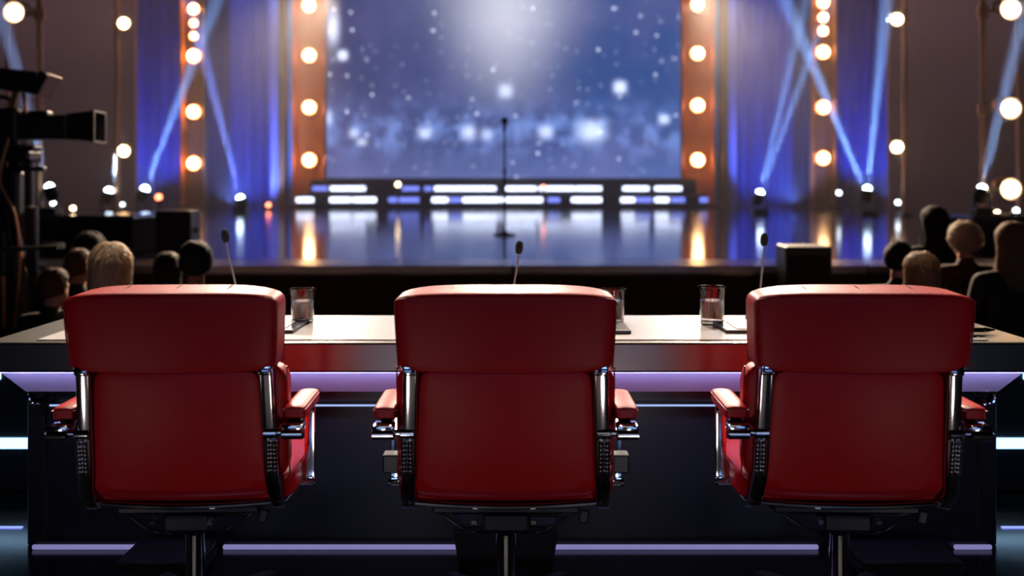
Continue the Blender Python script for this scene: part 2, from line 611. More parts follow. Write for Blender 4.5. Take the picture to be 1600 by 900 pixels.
curtain('backdrop_curtain', -14.6, -5.6, 28.9, STG, 9.5, 'curtain_dark', 'plum backdrop curtain behind the blue curtains, left of the screen', 0.55, 0.12, 5, 1)
curtain('backdrop_curtain', 5.2, 14.6, 28.9, STG, 9.5, 'curtain_dark', 'plum backdrop curtain behind the blue curtains, right of the screen', 0.55, 0.12, 5, 2)
curtain('stage_curtain', -11.6, -9.55, 27.9, STG, 9.5, 'curtain', 'blue-lit curtain next to the dark left scenery flat', 0.42, 0.12, 6, 3)
curtain('stage_curtain', -8.3, -6.5, 27.7, STG, 9.5, 'curtain', 'grey-blue curtain between the two left bulb towers', 0.38, 0.12, 6, 4)
curtain('stage_curtain', 6.3, 8.2, 27.7, STG, 9.5, 'curtain', 'blue curtain between the two right bulb towers', 0.38, 0.12, 6, 5)
curtain('stage_curtain', 9.4, 11.5, 27.9, STG, 9.5, 'curtain', 'blue-lit curtain next to the dark right scenery flat', 0.42, 0.12, 6, 6)

# ---- dark flats
for sx, lab in ((-1, 'tall dark brown scenery flat at far left behind the television camera'), (1, 'tall dark brown scenery flat at far right behind the grey-haired head')):
    r = empty('scenery_flat', (sx * 11.9, 24.5, STG))
    tag(r, lab, 'scenery', 'dark scenery flats')
    boxo('face_panel', (0, 0, 4.4), (4.3, 0.1, 8.8), 'flat', r, 0.01, 1)
    bm = nb()
    for x in (-2.0, 0, 2.0):
        box(bm, (x, 0.11, 4.4), (0.09, 0.1, 8.7))
    for z in (0.1, 3, 6, 8.6):
        box(bm, (0, 0.11, z), (4.1, 0.08, 0.09))
    obj('timber_frame', bm, 'gold', r, False)


# ---- bulb towers
def bulb_part(parent, x, y, z, r, material='bulb', holder='copper'):
    """a round lamp: dished holder with the bulb as its sub-part, facing -Y"""
    bm = nb()
    lathe(bm, [(0.0, -0.05), (r * 0.8, -0.05), (r * 0.8, 0.0), (r * 1.28, 0.055), (r * 1.34, 0.055), (r * 0.86, -0.01)], 20, (x, y, z), Matrix.Rotation(PI / 2, 4, 'X'))
    h = obj('lamp', bm, holder, parent)
    bm = nb()
    sph(bm, (x, y - r * 0.55, z), (r, r * 0.75, r), 16, 10)
    obj('bulb', bm, material, h)
    return h


def tower(x, y, width, zs, label, fins, top=8.8, panel='copper'):
    r = empty('bulb_tower', (x, y, STG))
    tag(r, label, 'light tower', 'bulb towers beside the screen')
    boxo('back_panel', (0, 0.05, top / 2), (width, 0.10, top), panel, r, 0.01, 1)
    for fx0, fw, fm, fd in fins:
        boxo('fin', (fx0, -0.02 - fd / 2 + 0.04, top / 2), (fw, fd, top), fm, r, 0.01, 1)
    boxo('foot_plate', (0, 0.0, 0.03), (width + 0.2, 0.5, 0.06), 'black_metal', r, 0.01, 1)
    for z, rr, mt in zs:
        bulb_part(r, 0, -0.06, z - STG, rr, mt)
    return r


def zz(py, D):
    return 1.27 + (285 - py) * D / 1475


D1 = 26.65
in_f = lambda s: [(-0.44, 0.06, 'copper', 0.22), (0.44, 0.06, 'copper', 0.22), (s * 0.54, 0.13, 'cyan', 0.12), (s * 0.74, 0.16, 'gold', 0.3), (s * 0.96, 0.22, 'lavender', 0.22)]  # gold and lavender fins hold warm and bluish light in their tint
tower(-5.70, D1, 0.92, [(zz(y, D1), 0.145, 'bulb') for y in (250, 168, 87, 10, -70)], 'copper bulb tower on the left edge of the starry screen', in_f(-1))
tower(5.22, D1, 0.92, [(zz(y, D1), 0.145, 'bulb') for y in (250, 165, 84, 8, -72)], 'copper bulb tower on the right edge of the starry screen', in_f(1))
D2 = 26.2
out_f = [(-0.30, 0.05, 'copper', 0.25), (0.30, 0.05, 'gold', 0.25)]
tower(-8.80, D2, 0.64, [(zz(255, D2), .14, 'bulb'), (zz(175, D2), .14, 'bulb'), (zz(88, D2), .14, 'bulb'), (zz(57, D2), .09, 'bulb_dim'), (zz(37, D2), .09, 'bulb_dim'), (zz(15, D2), .115, 'bulb'), (zz(-60, D2), .14, 'bulb')],
      'narrow bulb tower left of the grey-blue curtain, with four bulbs close together', out_f, panel='bronze')
tower(8.60, D2, 0.64, [(zz(247, D2), .14, 'bulb'), (zz(168, D2), .14, 'bulb'), (zz(82, D2), .14, 'bulb'), (zz(49, D2), .10, 'bulb'), (zz(28, D2), .10, 'bulb'), (zz(5, D2), .125, 'bulb'), (zz(-60, D2), .14, 'bulb')],
      'narrow bulb tower right of the blue curtain, with four bulbs close together', out_f, panel='bronze')


# ---- lamp stands
def lamp_stand(px_pole, px_lamp, ys, D, base_z, rr, label, pole_r=0.045, top=7.5, frame=False):
    x = (px_pole - 800) * D / 1475
    xl = (px_lamp - 800) * D / 1475 - x
    r = empty('lamp_stand', (x, D, base_z))
    tag(r, label, 'lamp stand', 'stands with round lamps')
    bm = nb()
    lathe(bm, [(0, 0), (pole_r * 4.5, 0), (pole_r * 4.5, 0.03), (pole_r * 1.6, 0.06), (0, 0.06)], 20)
    obj('base', bm, 'black_metal', r)
    bm = nb()
    lathe(bm, [(0, 0.05), (pole_r, 0.05), (pole_r, top), (0, top)], 14)
    obj('pole', bm, 'pole', r)
    if frame:
        for k, dx in enumerate((xl * 2,)):
            bm = nb()
            lathe(bm, [(0, 0.0), (pole_r * 0.8, 0.0), (pole_r * 0.8, top), (0, top)], 12, (dx, 0.1, 0))
            obj('pole', bm, 'pole', r)
    for y in ys:
        z = zz(y, D) - base_z
        h = bulb_part(r, xl, -0.10, z, rr, 'bulb', 'black_metal')
        bm = nb()
        bar(bm, (0, 0, z), (xl, -0.05, z), 0.035, 0.035)
        tube(bm, [(xl - rr * 1.3, -0.05, z), (xl - rr * 1.3, 0.0, z + rr * 0.7), (xl, 0.02, z + rr * 1.5), (xl + rr * 1.3, 0.0, z + rr * 0.7), (xl + rr * 1.3, -0.05, z)], 0.018, 8)
        obj('yoke', bm, 'pole', r)
        bm = nb()
        lathe(bm, [(pole_r * 1.02, -0.07), (pole_r * 1.8, -0.06), (pole_r * 1.8, 0.06), (pole_r * 1.02, 0.07)], 14, (0, 0, z))
        obj('clamp', bm, 'pole', r)


lamp_stand(183, 198, (38, 236), 20.0, STG, 0.10, 'two-lamp chrome stand in front of the dark left flat')
lamp_stand(1413, 1397, (32, 230), 20.0, STG, 0.105, 'two-lamp chrome stand in front of the dark right flat')
lamp_stand(62, 33, (23,), 9.95, 0.95, 0.082, 'tall stand with one round lamp at far left behind the television camera', 0.03, 5.5, True)
lamp_stand(1536, 1568, (18, 171, 295), 9.95, 0.95, 0.084, 'three-lamp stand on the right black platform', 0.03, 5.5, True)


# ---- moving-head beam lights
def moving_head(px, py, D, floor_z, beams, label, color=(0.35, 0.55, 1.0), power=900, size=5.0, s=1.0):
    x = (px - 800) * D / 1475
    zl = zz(py, D)
    r = empty('beam_light', (x, D, floor_z))
    tag(r, label, 'stage light', 'beam lights on the stage')
    h = zl - floor_z
    d0 = V(beams[0]).normalized()
    piv = V((0, 0, h)) - d0 * 0.10 * s
    bm = nb()
    box(bm, (0, 0, 0.06 * s), (0.34 * s, 0.30 * s, 0.12 * s), 0.02 * s)
    obj('base', bm, 'black_plastic', r, False)
    for sx in (-1, 1):
        bm = nb()
        bar(bm, (sx * 0.15 * s, 0, 0.10 * s), (sx * 0.15 * s, 0, piv.z + 0.05 * s), 0.035 * s, 0.10 * s, 0.008 * s)
        obj('yoke_arm', bm, 'black_plastic', r, False)
    bm = nb()
    q = d0.to_track_quat('Z', 'Y').to_matrix().to_4x4()
    lathe(bm, [(0, -0.16 * s), (0.08 * s, -0.15 * s), (0.115 * s, -0.06 * s), (0.12 * s, 0.08 * s), (0.10 * s, 0.12 * s), (0.0, 0.115 * s)], 20, piv, q)
    hd = obj('head', bm, 'black_plastic', r)
    bm = nb()
    sph(bm, piv + d0 * 0.115 * s, 0.082 * s, 16, 10)
    obj('lens', bm, 'lens_cool', hd)
    for i, bd in enumerate(beams):
        bd = V(bd).normalized()
        p = V((x, D, floor_z)) + piv + bd * 0.25 * s
        light('beam_lamp', 'SPOT', p, p + bd, power, color, spot_size=math.radians(size), spot_blend=0.35, shadow_soft_size=0.05)


BLUE = (0.22, 0.45, 1.0)
moving_head(226, 297, 20.0, STG, [(75, -10, 187)], 'beam light beside the black loudspeaker, aimed up to the right', BLUE, 900, 4.5)
moving_head(170, 300, 20.0, STG, [(45, 0, 178)], 'beam light at the foot of the left two-lamp stand', BLUE, 700, 5)
moving_head(376, 311, 22.0, STG, [(-50, 0, 195)], 'beam light in front of the grey-blue curtain, aimed up to the left', (0.2, 0.3, 1.0), 900, 5)
moving_head(1187, 303, 21.0, STG, [(55, 0, 230), (78, 0, 215)], 'beam light right of the riser, aimed up past the blue curtain', BLUE, 800, 4)
moving_head(1355, 297, 20.0, STG, [(30, 0, 290), (-50, 0, 120)], 'beam light left of the right two-lamp stand, throwing two beams', BLUE, 1000, 5)
moving_head(1534, 296, 9.6, 0.95, [(66, 10, 255)], 'beam light on the right black platform beside the three-lamp stand', (0.35, 0.55, 1.0), 1100, 4, 0.55)
moving_head(78, 294, 9.6, 0.95, [(-75, 10, 250)], 'beam light behind the television camera pedestal', (0.3, 0.5, 1.0), 900, 4, 0.55)

# wash lights colouring the curtains (lamps hung above, out of frame, and on the stage floor)
light('curtain_wash', 'SPOT', (-9.8, 24.9, 0.75), (-10.6, 28.0, 3.6), 1500, (0.14, 0.20, 1.0), spot_size=math.radians(70), spot_blend=0.5, shadow_soft_size=0.1)
light('curtain_wash', 'SPOT', (-7.4, 24.4, 0.75), (-7.6, 28.0, 3.0), 1300, (0.16, 0.26, 1.0), spot_size=math.radians(75), spot_blend=0.6, shadow_soft_size=0.1)
light('curtain_wash', 'SPOT', (-7.0, 24.6, 9.0), (-7.3, 28.0, 4.5), 1200, (0.36, 0.50, 1.0), spot_size=math.radians(60), spot_blend=0.6, shadow_soft_size=0.1)
light('curtain_wash', 'SPOT', (6.9, 24.6, 9.0), (7.1, 28.0, 4.5), 1200, (0.34, 0.50, 1.0), spot_size=math.radians(60), spot_blend=0.6, shadow_soft_size=0.1)
light('curtain_wash', 'SPOT', (7.3, 24.4, 0.75), (7.6, 28.0, 3.0), 1300, (0.12, 0.22, 1.0), spot_size=math.radians(75), spot_blend=0.6, shadow_soft_size=0.1)
light('curtain_wash', 'SPOT', (10.1, 24.9, 0.75), (10.6, 28.0, 3.6), 1500, (0.10, 0.18, 1.0), spot_size=math.radians(70), spot_blend=0.5, shadow_soft_size=0.1)
# added unseen spots that brighten the dark flats
for sx in (-1, 1):
    light('flat_fill', 'SPOT', (sx * 11.2, 19.5, 9.2), (sx * 11.6, 24.4, 2.8), 380, (1.0, 0.74, 0.84), spot_size=math.radians(70), spot_blend=0.8, shadow_soft_size=0.1)
# white down-light over the microphone stand
light('centre_downlight', 'SPOT', (-0.15, 20.0, 9.3), (-0.15, 19.0, 0.6), 2600, (1.0, 0.93, 0.86), spot_size=math.radians(15), spot_blend=0.8, shadow_soft_size=0.15)

# ---- haze over the stage (thin smoke that the beams shine through)
def haze(y0, y1, density, label):
    hm = bpy.data.materials.new('stage_haze')
    hm.use_nodes = True
    ht = hm.node_tree
    ht.nodes.clear()
    ho = ht.nodes.new('ShaderNodeOutputMaterial')
    hv = ht.nodes.new('ShaderNodeVolumeScatter')
    hv.inputs['Color'].default_value = (0.94, 0.95, 1.0, 1)
    hv.inputs['Density'].default_value = density
    hv.inputs['Anisotropy'].default_value = 0.2
    ht.links.new(hv.outputs[0], ho.inputs['Volume'])
    bm = nb()
    box(bm, (0, (y0 + y1) / 2, (STG + 0.02 + 9.4) / 2), (27.5, y1 - y0, 9.4 - STG - 0.02))
    hz = obj('stage_haze', bm, hm, None, False)
    tag(hz, label, 'haze', None, 'stuff')


haze(8.3, 16.9, 0.010, 'thin smoke haze over the front of the stage')
haze(17.0, 28.4, 0.028, 'thicker smoke haze over the rear of the stage')

# ---- microphone stand on stage
r = empty('microphone_stand', (-0.1, 12.6, STG))
tag(r, 'straight black microphone stand at the centre of the stage', 'microphone stand')
bm = nb(); lathe(bm, [(0, 0), (0.15, 0), (0.15, 0.015), (0.05, 0.035), (0.02, 0.06), (0, 0.06)], 24); obj('base', bm, 'black_metal', r)
bm = nb(); lathe(bm, [(0, 0.05), (0.016, 0.05), (0.016, 0.8), (0.022, 0.81), (0.022, 0.88), (0.012, 0.89), (0.012, 1.38), (0, 1.38)], 12); obj('pole', bm, 'black_metal', r)
bm = nb(); lathe(bm, [(0, 1.36), (0.018, 1.37), (0.026, 1.48), (0.04, 1.50), (0.045, 1.535), (0.035, 1.56), (0, 1.575)], 14); obj('microphone', bm, 'black_metal', r)

# ---- black platforms and boxes along the stage front
def platform(x0, x1, y0, y1, z0, z1, name, label):
    r = empty(name, ((x0 + x1) / 2, (y0 + y1) / 2, z0))
    tag(r, label, 'platform')
    boxo('body', (0, 0, (z1 - z0 - 0.04) / 2), (x1 - x0, y1 - y0, z1 - z0 - 0.04), 'black_cloth', r, 0.01, 1)
    boxo('deck', (0, 0, z1 - z0 - 0.02), (x1 - x0 + 0.02, y1 - y0 + 0.02, 0.04), 'stage_floor', r, 0.008, 1)


platform(-6.2, -3.7, 9.2, 10.3, STG, 0.95, 'side_platform', 'black platform with a pale top left of the stage front')
platform(4.5, 6.6, 9.2, 10.3, STG, 0.95, 'side_platform', 'black platform right of the stage front under the three-lamp stand')


def speaker_box(loc, s, rz_, label):
    r = empty('stage_speaker', loc, rz_)
    tag(r, label, 'speaker')
    wd, dp, hh = s
    boxo('cabinet', (0, 0, hh / 2), s, 'black_plastic', r, 0.015, 2)
    boxo('grille', (0, -dp / 2 - 0.006, hh / 2), (wd * 0.86, 0.014, hh * 0.88), 'black_cloth', r, 0.004, 1)
    for sx in (-1, 1):
        boxo('side_handle', (sx * (wd / 2 + 0.006), 0, hh * 0.62), (0.014, dp * 0.35, 0.05), 'black_rubber', r, 0.004, 1)


speaker_box((-2.9, 8.2, STG), (0.30, 0.30, 0.46), 0.05, 'black loudspeaker standing on the left front corner of the stage')
speaker_box((2.33, 7.55, AUD), (0.36, 0.34, 1.20), -0.05, 'tall black speaker cabinet in front of the stage on the right')

# small equipment lamps
def pip(px, py, D, floor_z, material, label, s=0.035):
    x = (px - 800) * D / 1475
    z = zz(py, D)
    r = empty('small_lamp', (x, D, floor_z))
    tag(r, label, 'lamp', 'small lamps about the stage')
    h = z - floor_z
    bm = nb(); lathe(bm, [(0, 0), (s * 1.6, 0), (s * 1.6, 0.02), (s * 0.4, 0.04), (s * 0.4, max(h - s, 0.05)), (s * 1.1, max(h - s * 0.6, 0.06)), (s * 1.1, h), (0, h)], 12)
    obj('stem', bm, 'black_metal', r)
    bm = nb(); sph(bm, (0, -s * 0.5, h + s * 0.2), s, 12, 8); obj('bulb', bm, material, r)


pip(420, 321, 24.0, STG, 'pip_red', 'tiny red lamp on the stage floor before the grey-blue curtain', 0.06)
pip(249, 309, 19.0, STG, 'pip_red', 'tiny orange lamp right of the beam light by the loudspeaker', 0.06)
pip(115, 326, 9.9, 0.95, 'pip_warm', 'tiny warm lamp on the left black platform', 0.026)
pip(84, 318, 9.8, 0.95, 'pip_white', 'tiny white lamp close to the television camera on the left platform', 0.026)
pip(192, 320, 19.0, STG, 'pip_white', 'tiny white lamp at the foot of the left flat', 0.035)
pip(1310, 302, 21.0, STG, 'pip_white', 'tiny white lamp between the right bulb tower and the two-beam light', 0.05)
pip(1402, 317, 20.5, STG, 'pip_white', 'tiny white lamp at the foot of the right two-lamp stand', 0.05)
pip(1586, 330, 9.45, 0.95, 'pip_white', 'tiny white lamp at the far right on the black platform', 0.03)
pip(1556, 333, 9.4, 0.95, 'pip_warm', 'tiny warm lamp in front of the right three-lamp stand', 0.03)
pip(622, 289, 24.6, STG, 'pip_warm', 'tiny warm lamp before the left half of the riser', 0.06)
pip(849, 293, 24.6, STG, 'pip_red', 'tiny orange lamp before the right half of the riser', 0.055)

# ================================================================== DESK
TOP = 0.738
desk = empty('judges_desk', (0, 3.14, 0))
tag(desk, 'long white-topped judging desk with metal edge and violet underlighting', 'desk')
# slab: top frame in brushed metal
bm = nb()
box(bm, (0, 0.32, TOP - 0.051), (3.52, 0.64, 0.102), 0.008, 2)
obj('top_slab', bm, 'steel', desk, False)
boxo('white_inlay', (0, 0.325, TOP + 0.0015), (3.20, 0.575, 0.005), 'desk_white', desk, 0.0015, 1)
boxo('edge_groove', (0, 0.0335, TOP + 0.0004), (3.20, 0.006, 0.002), 'black_metal', desk)
# slanted trim under the slab
bm = nb()
zt, zb = TOP - 0.1025, 0.556
prof = [(-1.735, 0.046, zt), (1.735, 0.046, zt), (1.66, 0.085, zb), (-1.66, 0.085, zb), (-1.735, 0.62, zt), (1.735, 0.62, zt), (1.66, 0.56, zb), (-1.66, 0.56, zb)]
vs = [bm.verts.new(p) for p in prof]
for f in ((0, 1, 2, 3), (5, 4, 7, 6), (4, 0, 3, 7), (1, 5, 6, 2), (0, 4, 5, 1), (3, 2, 6, 7)):
    bm.faces.new([vs[i] for i in f])
bmesh.ops.recalc_face_normals(bm, faces=bm.faces)
obj('slanted_trim', bm, 'steel_lilac', desk, False)
boxo('under_light', (0, 0.021, TOP - 0.1015), (3.44, 0.016, 0.004), 'led_purple', desk)
# panel and posts
boxo('modesty_panel', (0, 0.18, 0.285), (3.26, 0.03, 0.54), 'panel', desk, 0.004, 1)
for sx in (-1, 1):
    boxo('end_post', (sx * 1.665, 0.19, 0.278), (0.06, 0.06, 0.556), 'black_metal', desk, 0.004, 1)
    boxo('end_panel', (sx * 1.665, 0.38, 0.285), (0.03, 0.34, 0.54), 'panel', desk, 0.004, 1)
    bm = nb()
    tube(bm, [(sx * 1.60, 0.13, 0.556), (sx * 1.655, 0.13, 0.548), (sx * 1.672, 0.13, 0.525), (sx * 1.655, 0.13, 0.503), (sx * 1.60, 0.13, 0.498)], 0.006, 8)
    tube(bm, [(sx * 1.60, 0.13, 0.54), (sx * 1.65, 0.13, 0.505)], 0.004, 8)
    obj('rail_bracket', bm, 'chrome', desk)
bm = nb(); tube(bm, [(-1.60, 0.13, 0.498), (1.60, 0.13, 0.498)], 0.0034, 8, 1); obj('light_rail', bm, 'led_ice', desk)
for a, b_ in ((-1.66, -1.30), (-1.00, -0.19), (0.13, 1.06), (1.53, 1.66)):
    boxo('floor_light', ((a + b_) / 2, 0.128, 0.0085), (b_ - a, 0.012, 0.015), 'led_base', desk, 0.003, 1)
boxo('plinth', (0, 0.165, 0.012), (3.30, 0.05, 0.022), 'black_metal', desk)


# black tapered boxes put where dark shapes show before the desk panel
def tapered_box(x, wt, wb, h, label):
    r = empty('tapered_box', (x, 3.10, 0))
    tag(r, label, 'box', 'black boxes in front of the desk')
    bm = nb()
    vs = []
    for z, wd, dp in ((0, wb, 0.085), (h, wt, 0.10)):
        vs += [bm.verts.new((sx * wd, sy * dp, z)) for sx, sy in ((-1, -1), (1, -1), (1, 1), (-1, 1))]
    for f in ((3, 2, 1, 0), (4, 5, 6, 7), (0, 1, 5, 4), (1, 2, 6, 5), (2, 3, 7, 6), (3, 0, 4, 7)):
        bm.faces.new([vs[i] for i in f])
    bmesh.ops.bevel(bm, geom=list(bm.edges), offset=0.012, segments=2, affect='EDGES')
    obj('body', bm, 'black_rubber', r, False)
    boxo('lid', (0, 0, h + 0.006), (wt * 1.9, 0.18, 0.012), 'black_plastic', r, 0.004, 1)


tapered_box(-0.02, 0.17, 0.145, 0.17, 'black tapered box on the floor behind the middle chair post')
tapered_box(-1.13, 0.14, 0.13, 0.03 + 0.02, 'low black box on the floor behind the left chair post')
tapered_box(1.28, 0.17, 0.16, 0.05, 'low black box on the floor behind the right chair post')

# lit step units left and right of the desk
for sx, lab in ((-1, 'black step unit with blue light bars behind the left end of the desk'), (1, 'black step unit with blue light bars behind the right end of the desk')):
    r = empty('light_step', (sx * 2.5, 3.98, 0))
    tag(r, lab, 'step unit')
    boxo('body', (0, 0, 0.29), (1.7, 0.20, 0.58), 'black_metal', r, 0.01, 1)
    boxo('light_bar', (0, -0.105, 0.20), (1.66, 0.02, 0.042), 'led_sky', r, 0.004, 1)
    boxo('light_bar', (sx * 0.22, -0.105, 0.475), (1.24, 0.02, 0.03), 'led_sky', r, 0.004, 1)
    o = boxo('floor_strip', (sx * 2.5, 3.47, 0.002), (1.4, 0.012, 0.006), 'led_blue')
    tag(o, 'thin blue light strip set in the floor at the %s end of the desk' % ('left' if sx < 0 else 'right'), 'light strip', 'floor light strips')


# ---- gooseneck microphones
def gooseneck(bx, by, hx, hz, midx, label):
    z0 = TOP + 0.004
    r = empty('desk_microphone', (bx, by, z0))
    tag(r, label, 'microphone', 'gooseneck microphones on the desk')
    bm = nb(); lathe(bm, [(0, 0), (0.055, 0), (0.055, 0.012), (0.048, 0.02), (0.012, 0.024), (0.010, 0.05), (0, 0.05)], 24); obj('base', bm, 'black_metal', r)
    H = hz - z0
    L = V((hx - bx, 0, H))
    pts = [V((0, 0, 0.04)), V((L.x * 0.02, 0, H * 0.18)), V(((midx - bx), 0.0, H * 0.42)), V((L.x * 0.72, 0, H * 0.72)), V((L.x * 0.95, 0, H * 0.93))]
    P = smooth_path(pts, 6)
    k = int(len(P) * 0.42)
    bm = nb(); sweep(bm, P[:k + 1], circ(0.0052, 10), V((0, 1, 0))); obj('lower_stem', bm, 'black_metal', r)
    bm = nb(); sweep(bm, P[k:], circ(0.0036, 10), V((0, 1, 0))); obj('gooseneck', bm, 'neck', r)
    d = (P[-1] - P[-4]).normalized()
    q = d.to_track_quat('Z', 'Y').to_matrix().to_4x4()
    bm = nb(); lathe(bm, [(0, -0.026), (0.010, -0.024), (0.0145, -0.012), (0.0155, 0.004), (0.0125, 0.018), (0.006, 0.025), (0, 0.026)], 16, P[-1] + d * 0.012, q)
    obj('foam_head', bm, 'foam', r)


gooseneck(-1.058, 3.65, -1.109, 1.075, -1.070, 'slim gooseneck microphone rising behind the left red chair')
gooseneck(0.000, 3.65, 0.028, 1.027, 0.006, 'slim gooseneck microphone rising behind the middle red chair')
gooseneck(0.958, 3.65, 0.975, 1.060, 0.962, 'slim gooseneck microphone rising behind the right red chair')


# ---- glasses of water
def tumbler(x, y, h, rt, label):
    r = empty('water_glass', (x, y, TOP + 0.0045))
    tag(r, label, 'glass', 'water glasses on the desk')
    rb = rt * 0.80
    def R(z):
        return rb + (rt - rb) * (z / h)
    bm = nb()
    prof = [(0, 0), (rb * 0.9, 0), (rb, 0.004), (R(h * 0.5), h * 0.5), (rt, h - 0.001), (rt - 0.0012, h), (rt - 0.0024, h - 0.001), (R(h * 0.5) - 0.0026, h * 0.5), (rb - 0.003, 0.014), (rb * 0.7, 0.011), (0, 0.0105)]
    lathe(bm, prof, 40)
    g = obj('tumbler', bm, 'glass', r)
    bm = nb()
    wl = h * 0.64
    lathe(bm, [(0, 0.0112), (rb * 0.7, 0.0118), (rb - 0.0036, 0.0150), (R(wl) - 0.0032, wl), (0, wl)], 40)
    obj('water', bm, 'water', r)


tumbler(-0.789, 3.56, 0.128, 0.050, 'glass of water on the desk just right of the left chair')
tumbler(0.383, 3.57, 0.126, 0.048, 'glass of water half hidden behind the middle chair')
tumbler(0.741, 3.50, 0.143, 0.052, 'taller glass of water on the desk just left of the right chair')


# ---- folders with paper
def folder(x0, x1, y0, y1, px0, px1, label):
    r = empty('folder', ((x0 + x1) / 2, (y0 + y1) / 2, TOP + 0.0045))
    tag(r, label, 'folder', 'black folders on the desk')
    wd, dp = x1 - x0, y1 - y0
    boxo('cover', (0, 0, 0.006), (wd, dp, 0.012), 'folder', r, 0.002, 2)
    cx = (px0 + px1) / 2 - (x0 + x1) / 2
    boxo('paper', (cx, 0.006, 0.0135), (px1 - px0, dp - 0.014, 0.003), 'paper', r)


folder(-1.10, -0.765, 3.30, 3.55, -1.08, -0.80, 'black folder with white paper beside the left glass')
folder(0.10, 0.415, 3.285, 3.50, 0.12, 0.345, 'black folder with white paper at the right of the middle chair')
folder(0.748, 1.10, 3.30, 3.53, 0.79, 1.08, 'black folder with white paper in front of the taller glass')


def pen(a, b_, rad, label):
    a, b_ = V(a), V(b_)
    r = empty('pen', a)
    tag(r, label, 'pen', 'pens on the desk')
    d = b_ - a
    q = d.to_track_quat('Z', 'Y').to_matrix().to_4x4()
    L = d.length
    bm = nb(); lathe(bm, [(0, 0), (rad * 0.8, 0), (rad, 0.004), (rad, L * 0.86), (rad * 0.3, L), (0, L)], 12, (0, 0, 0), q)
    obj('barrel', bm, 'pen', r)
    bm = nb(); lathe(bm, [(rad * 1.02, L * 0.82), (rad * 1.12, L * 0.825), (rad * 1.0, L * 0.87), (rad * 0.9, L * 0.87)], 12, (0, 0, 0), q)
    obj('ring', bm, 'chrome', r)
    bm = nb(); box(bm, (0, rad * 1.1, L * 0.12), (0.004, 0.003, L * 0.22), 0, 1); 
    bmesh.ops.transform(bm, matrix=q, verts=bm.verts)
    obj('clip', bm, 'chrome', r, False)


pen((1.46, 3.32, TOP + 0.013), (1.70, 3.325, TOP + 0.013), 0.0085, 'thick black pen at the far right end of the desk')
pen((1.42, 3.21, TOP + 0.0085), (1.615, 3.215, TOP + 0.0085), 0.004, 'thin black pen at the right end of the desk near its edge')
pen((-0.26, 3.285, TOP + 0.0105), (-0.402, 3.28, TOP + 0.0105), 0.006, 'black pen poking out left of the middle chair')

# ================================================================== CHAIRS
YB = -0.15


def yb(z):                       # rear plane of the reclined back
    return YB - (z - 0.62) * 0.13


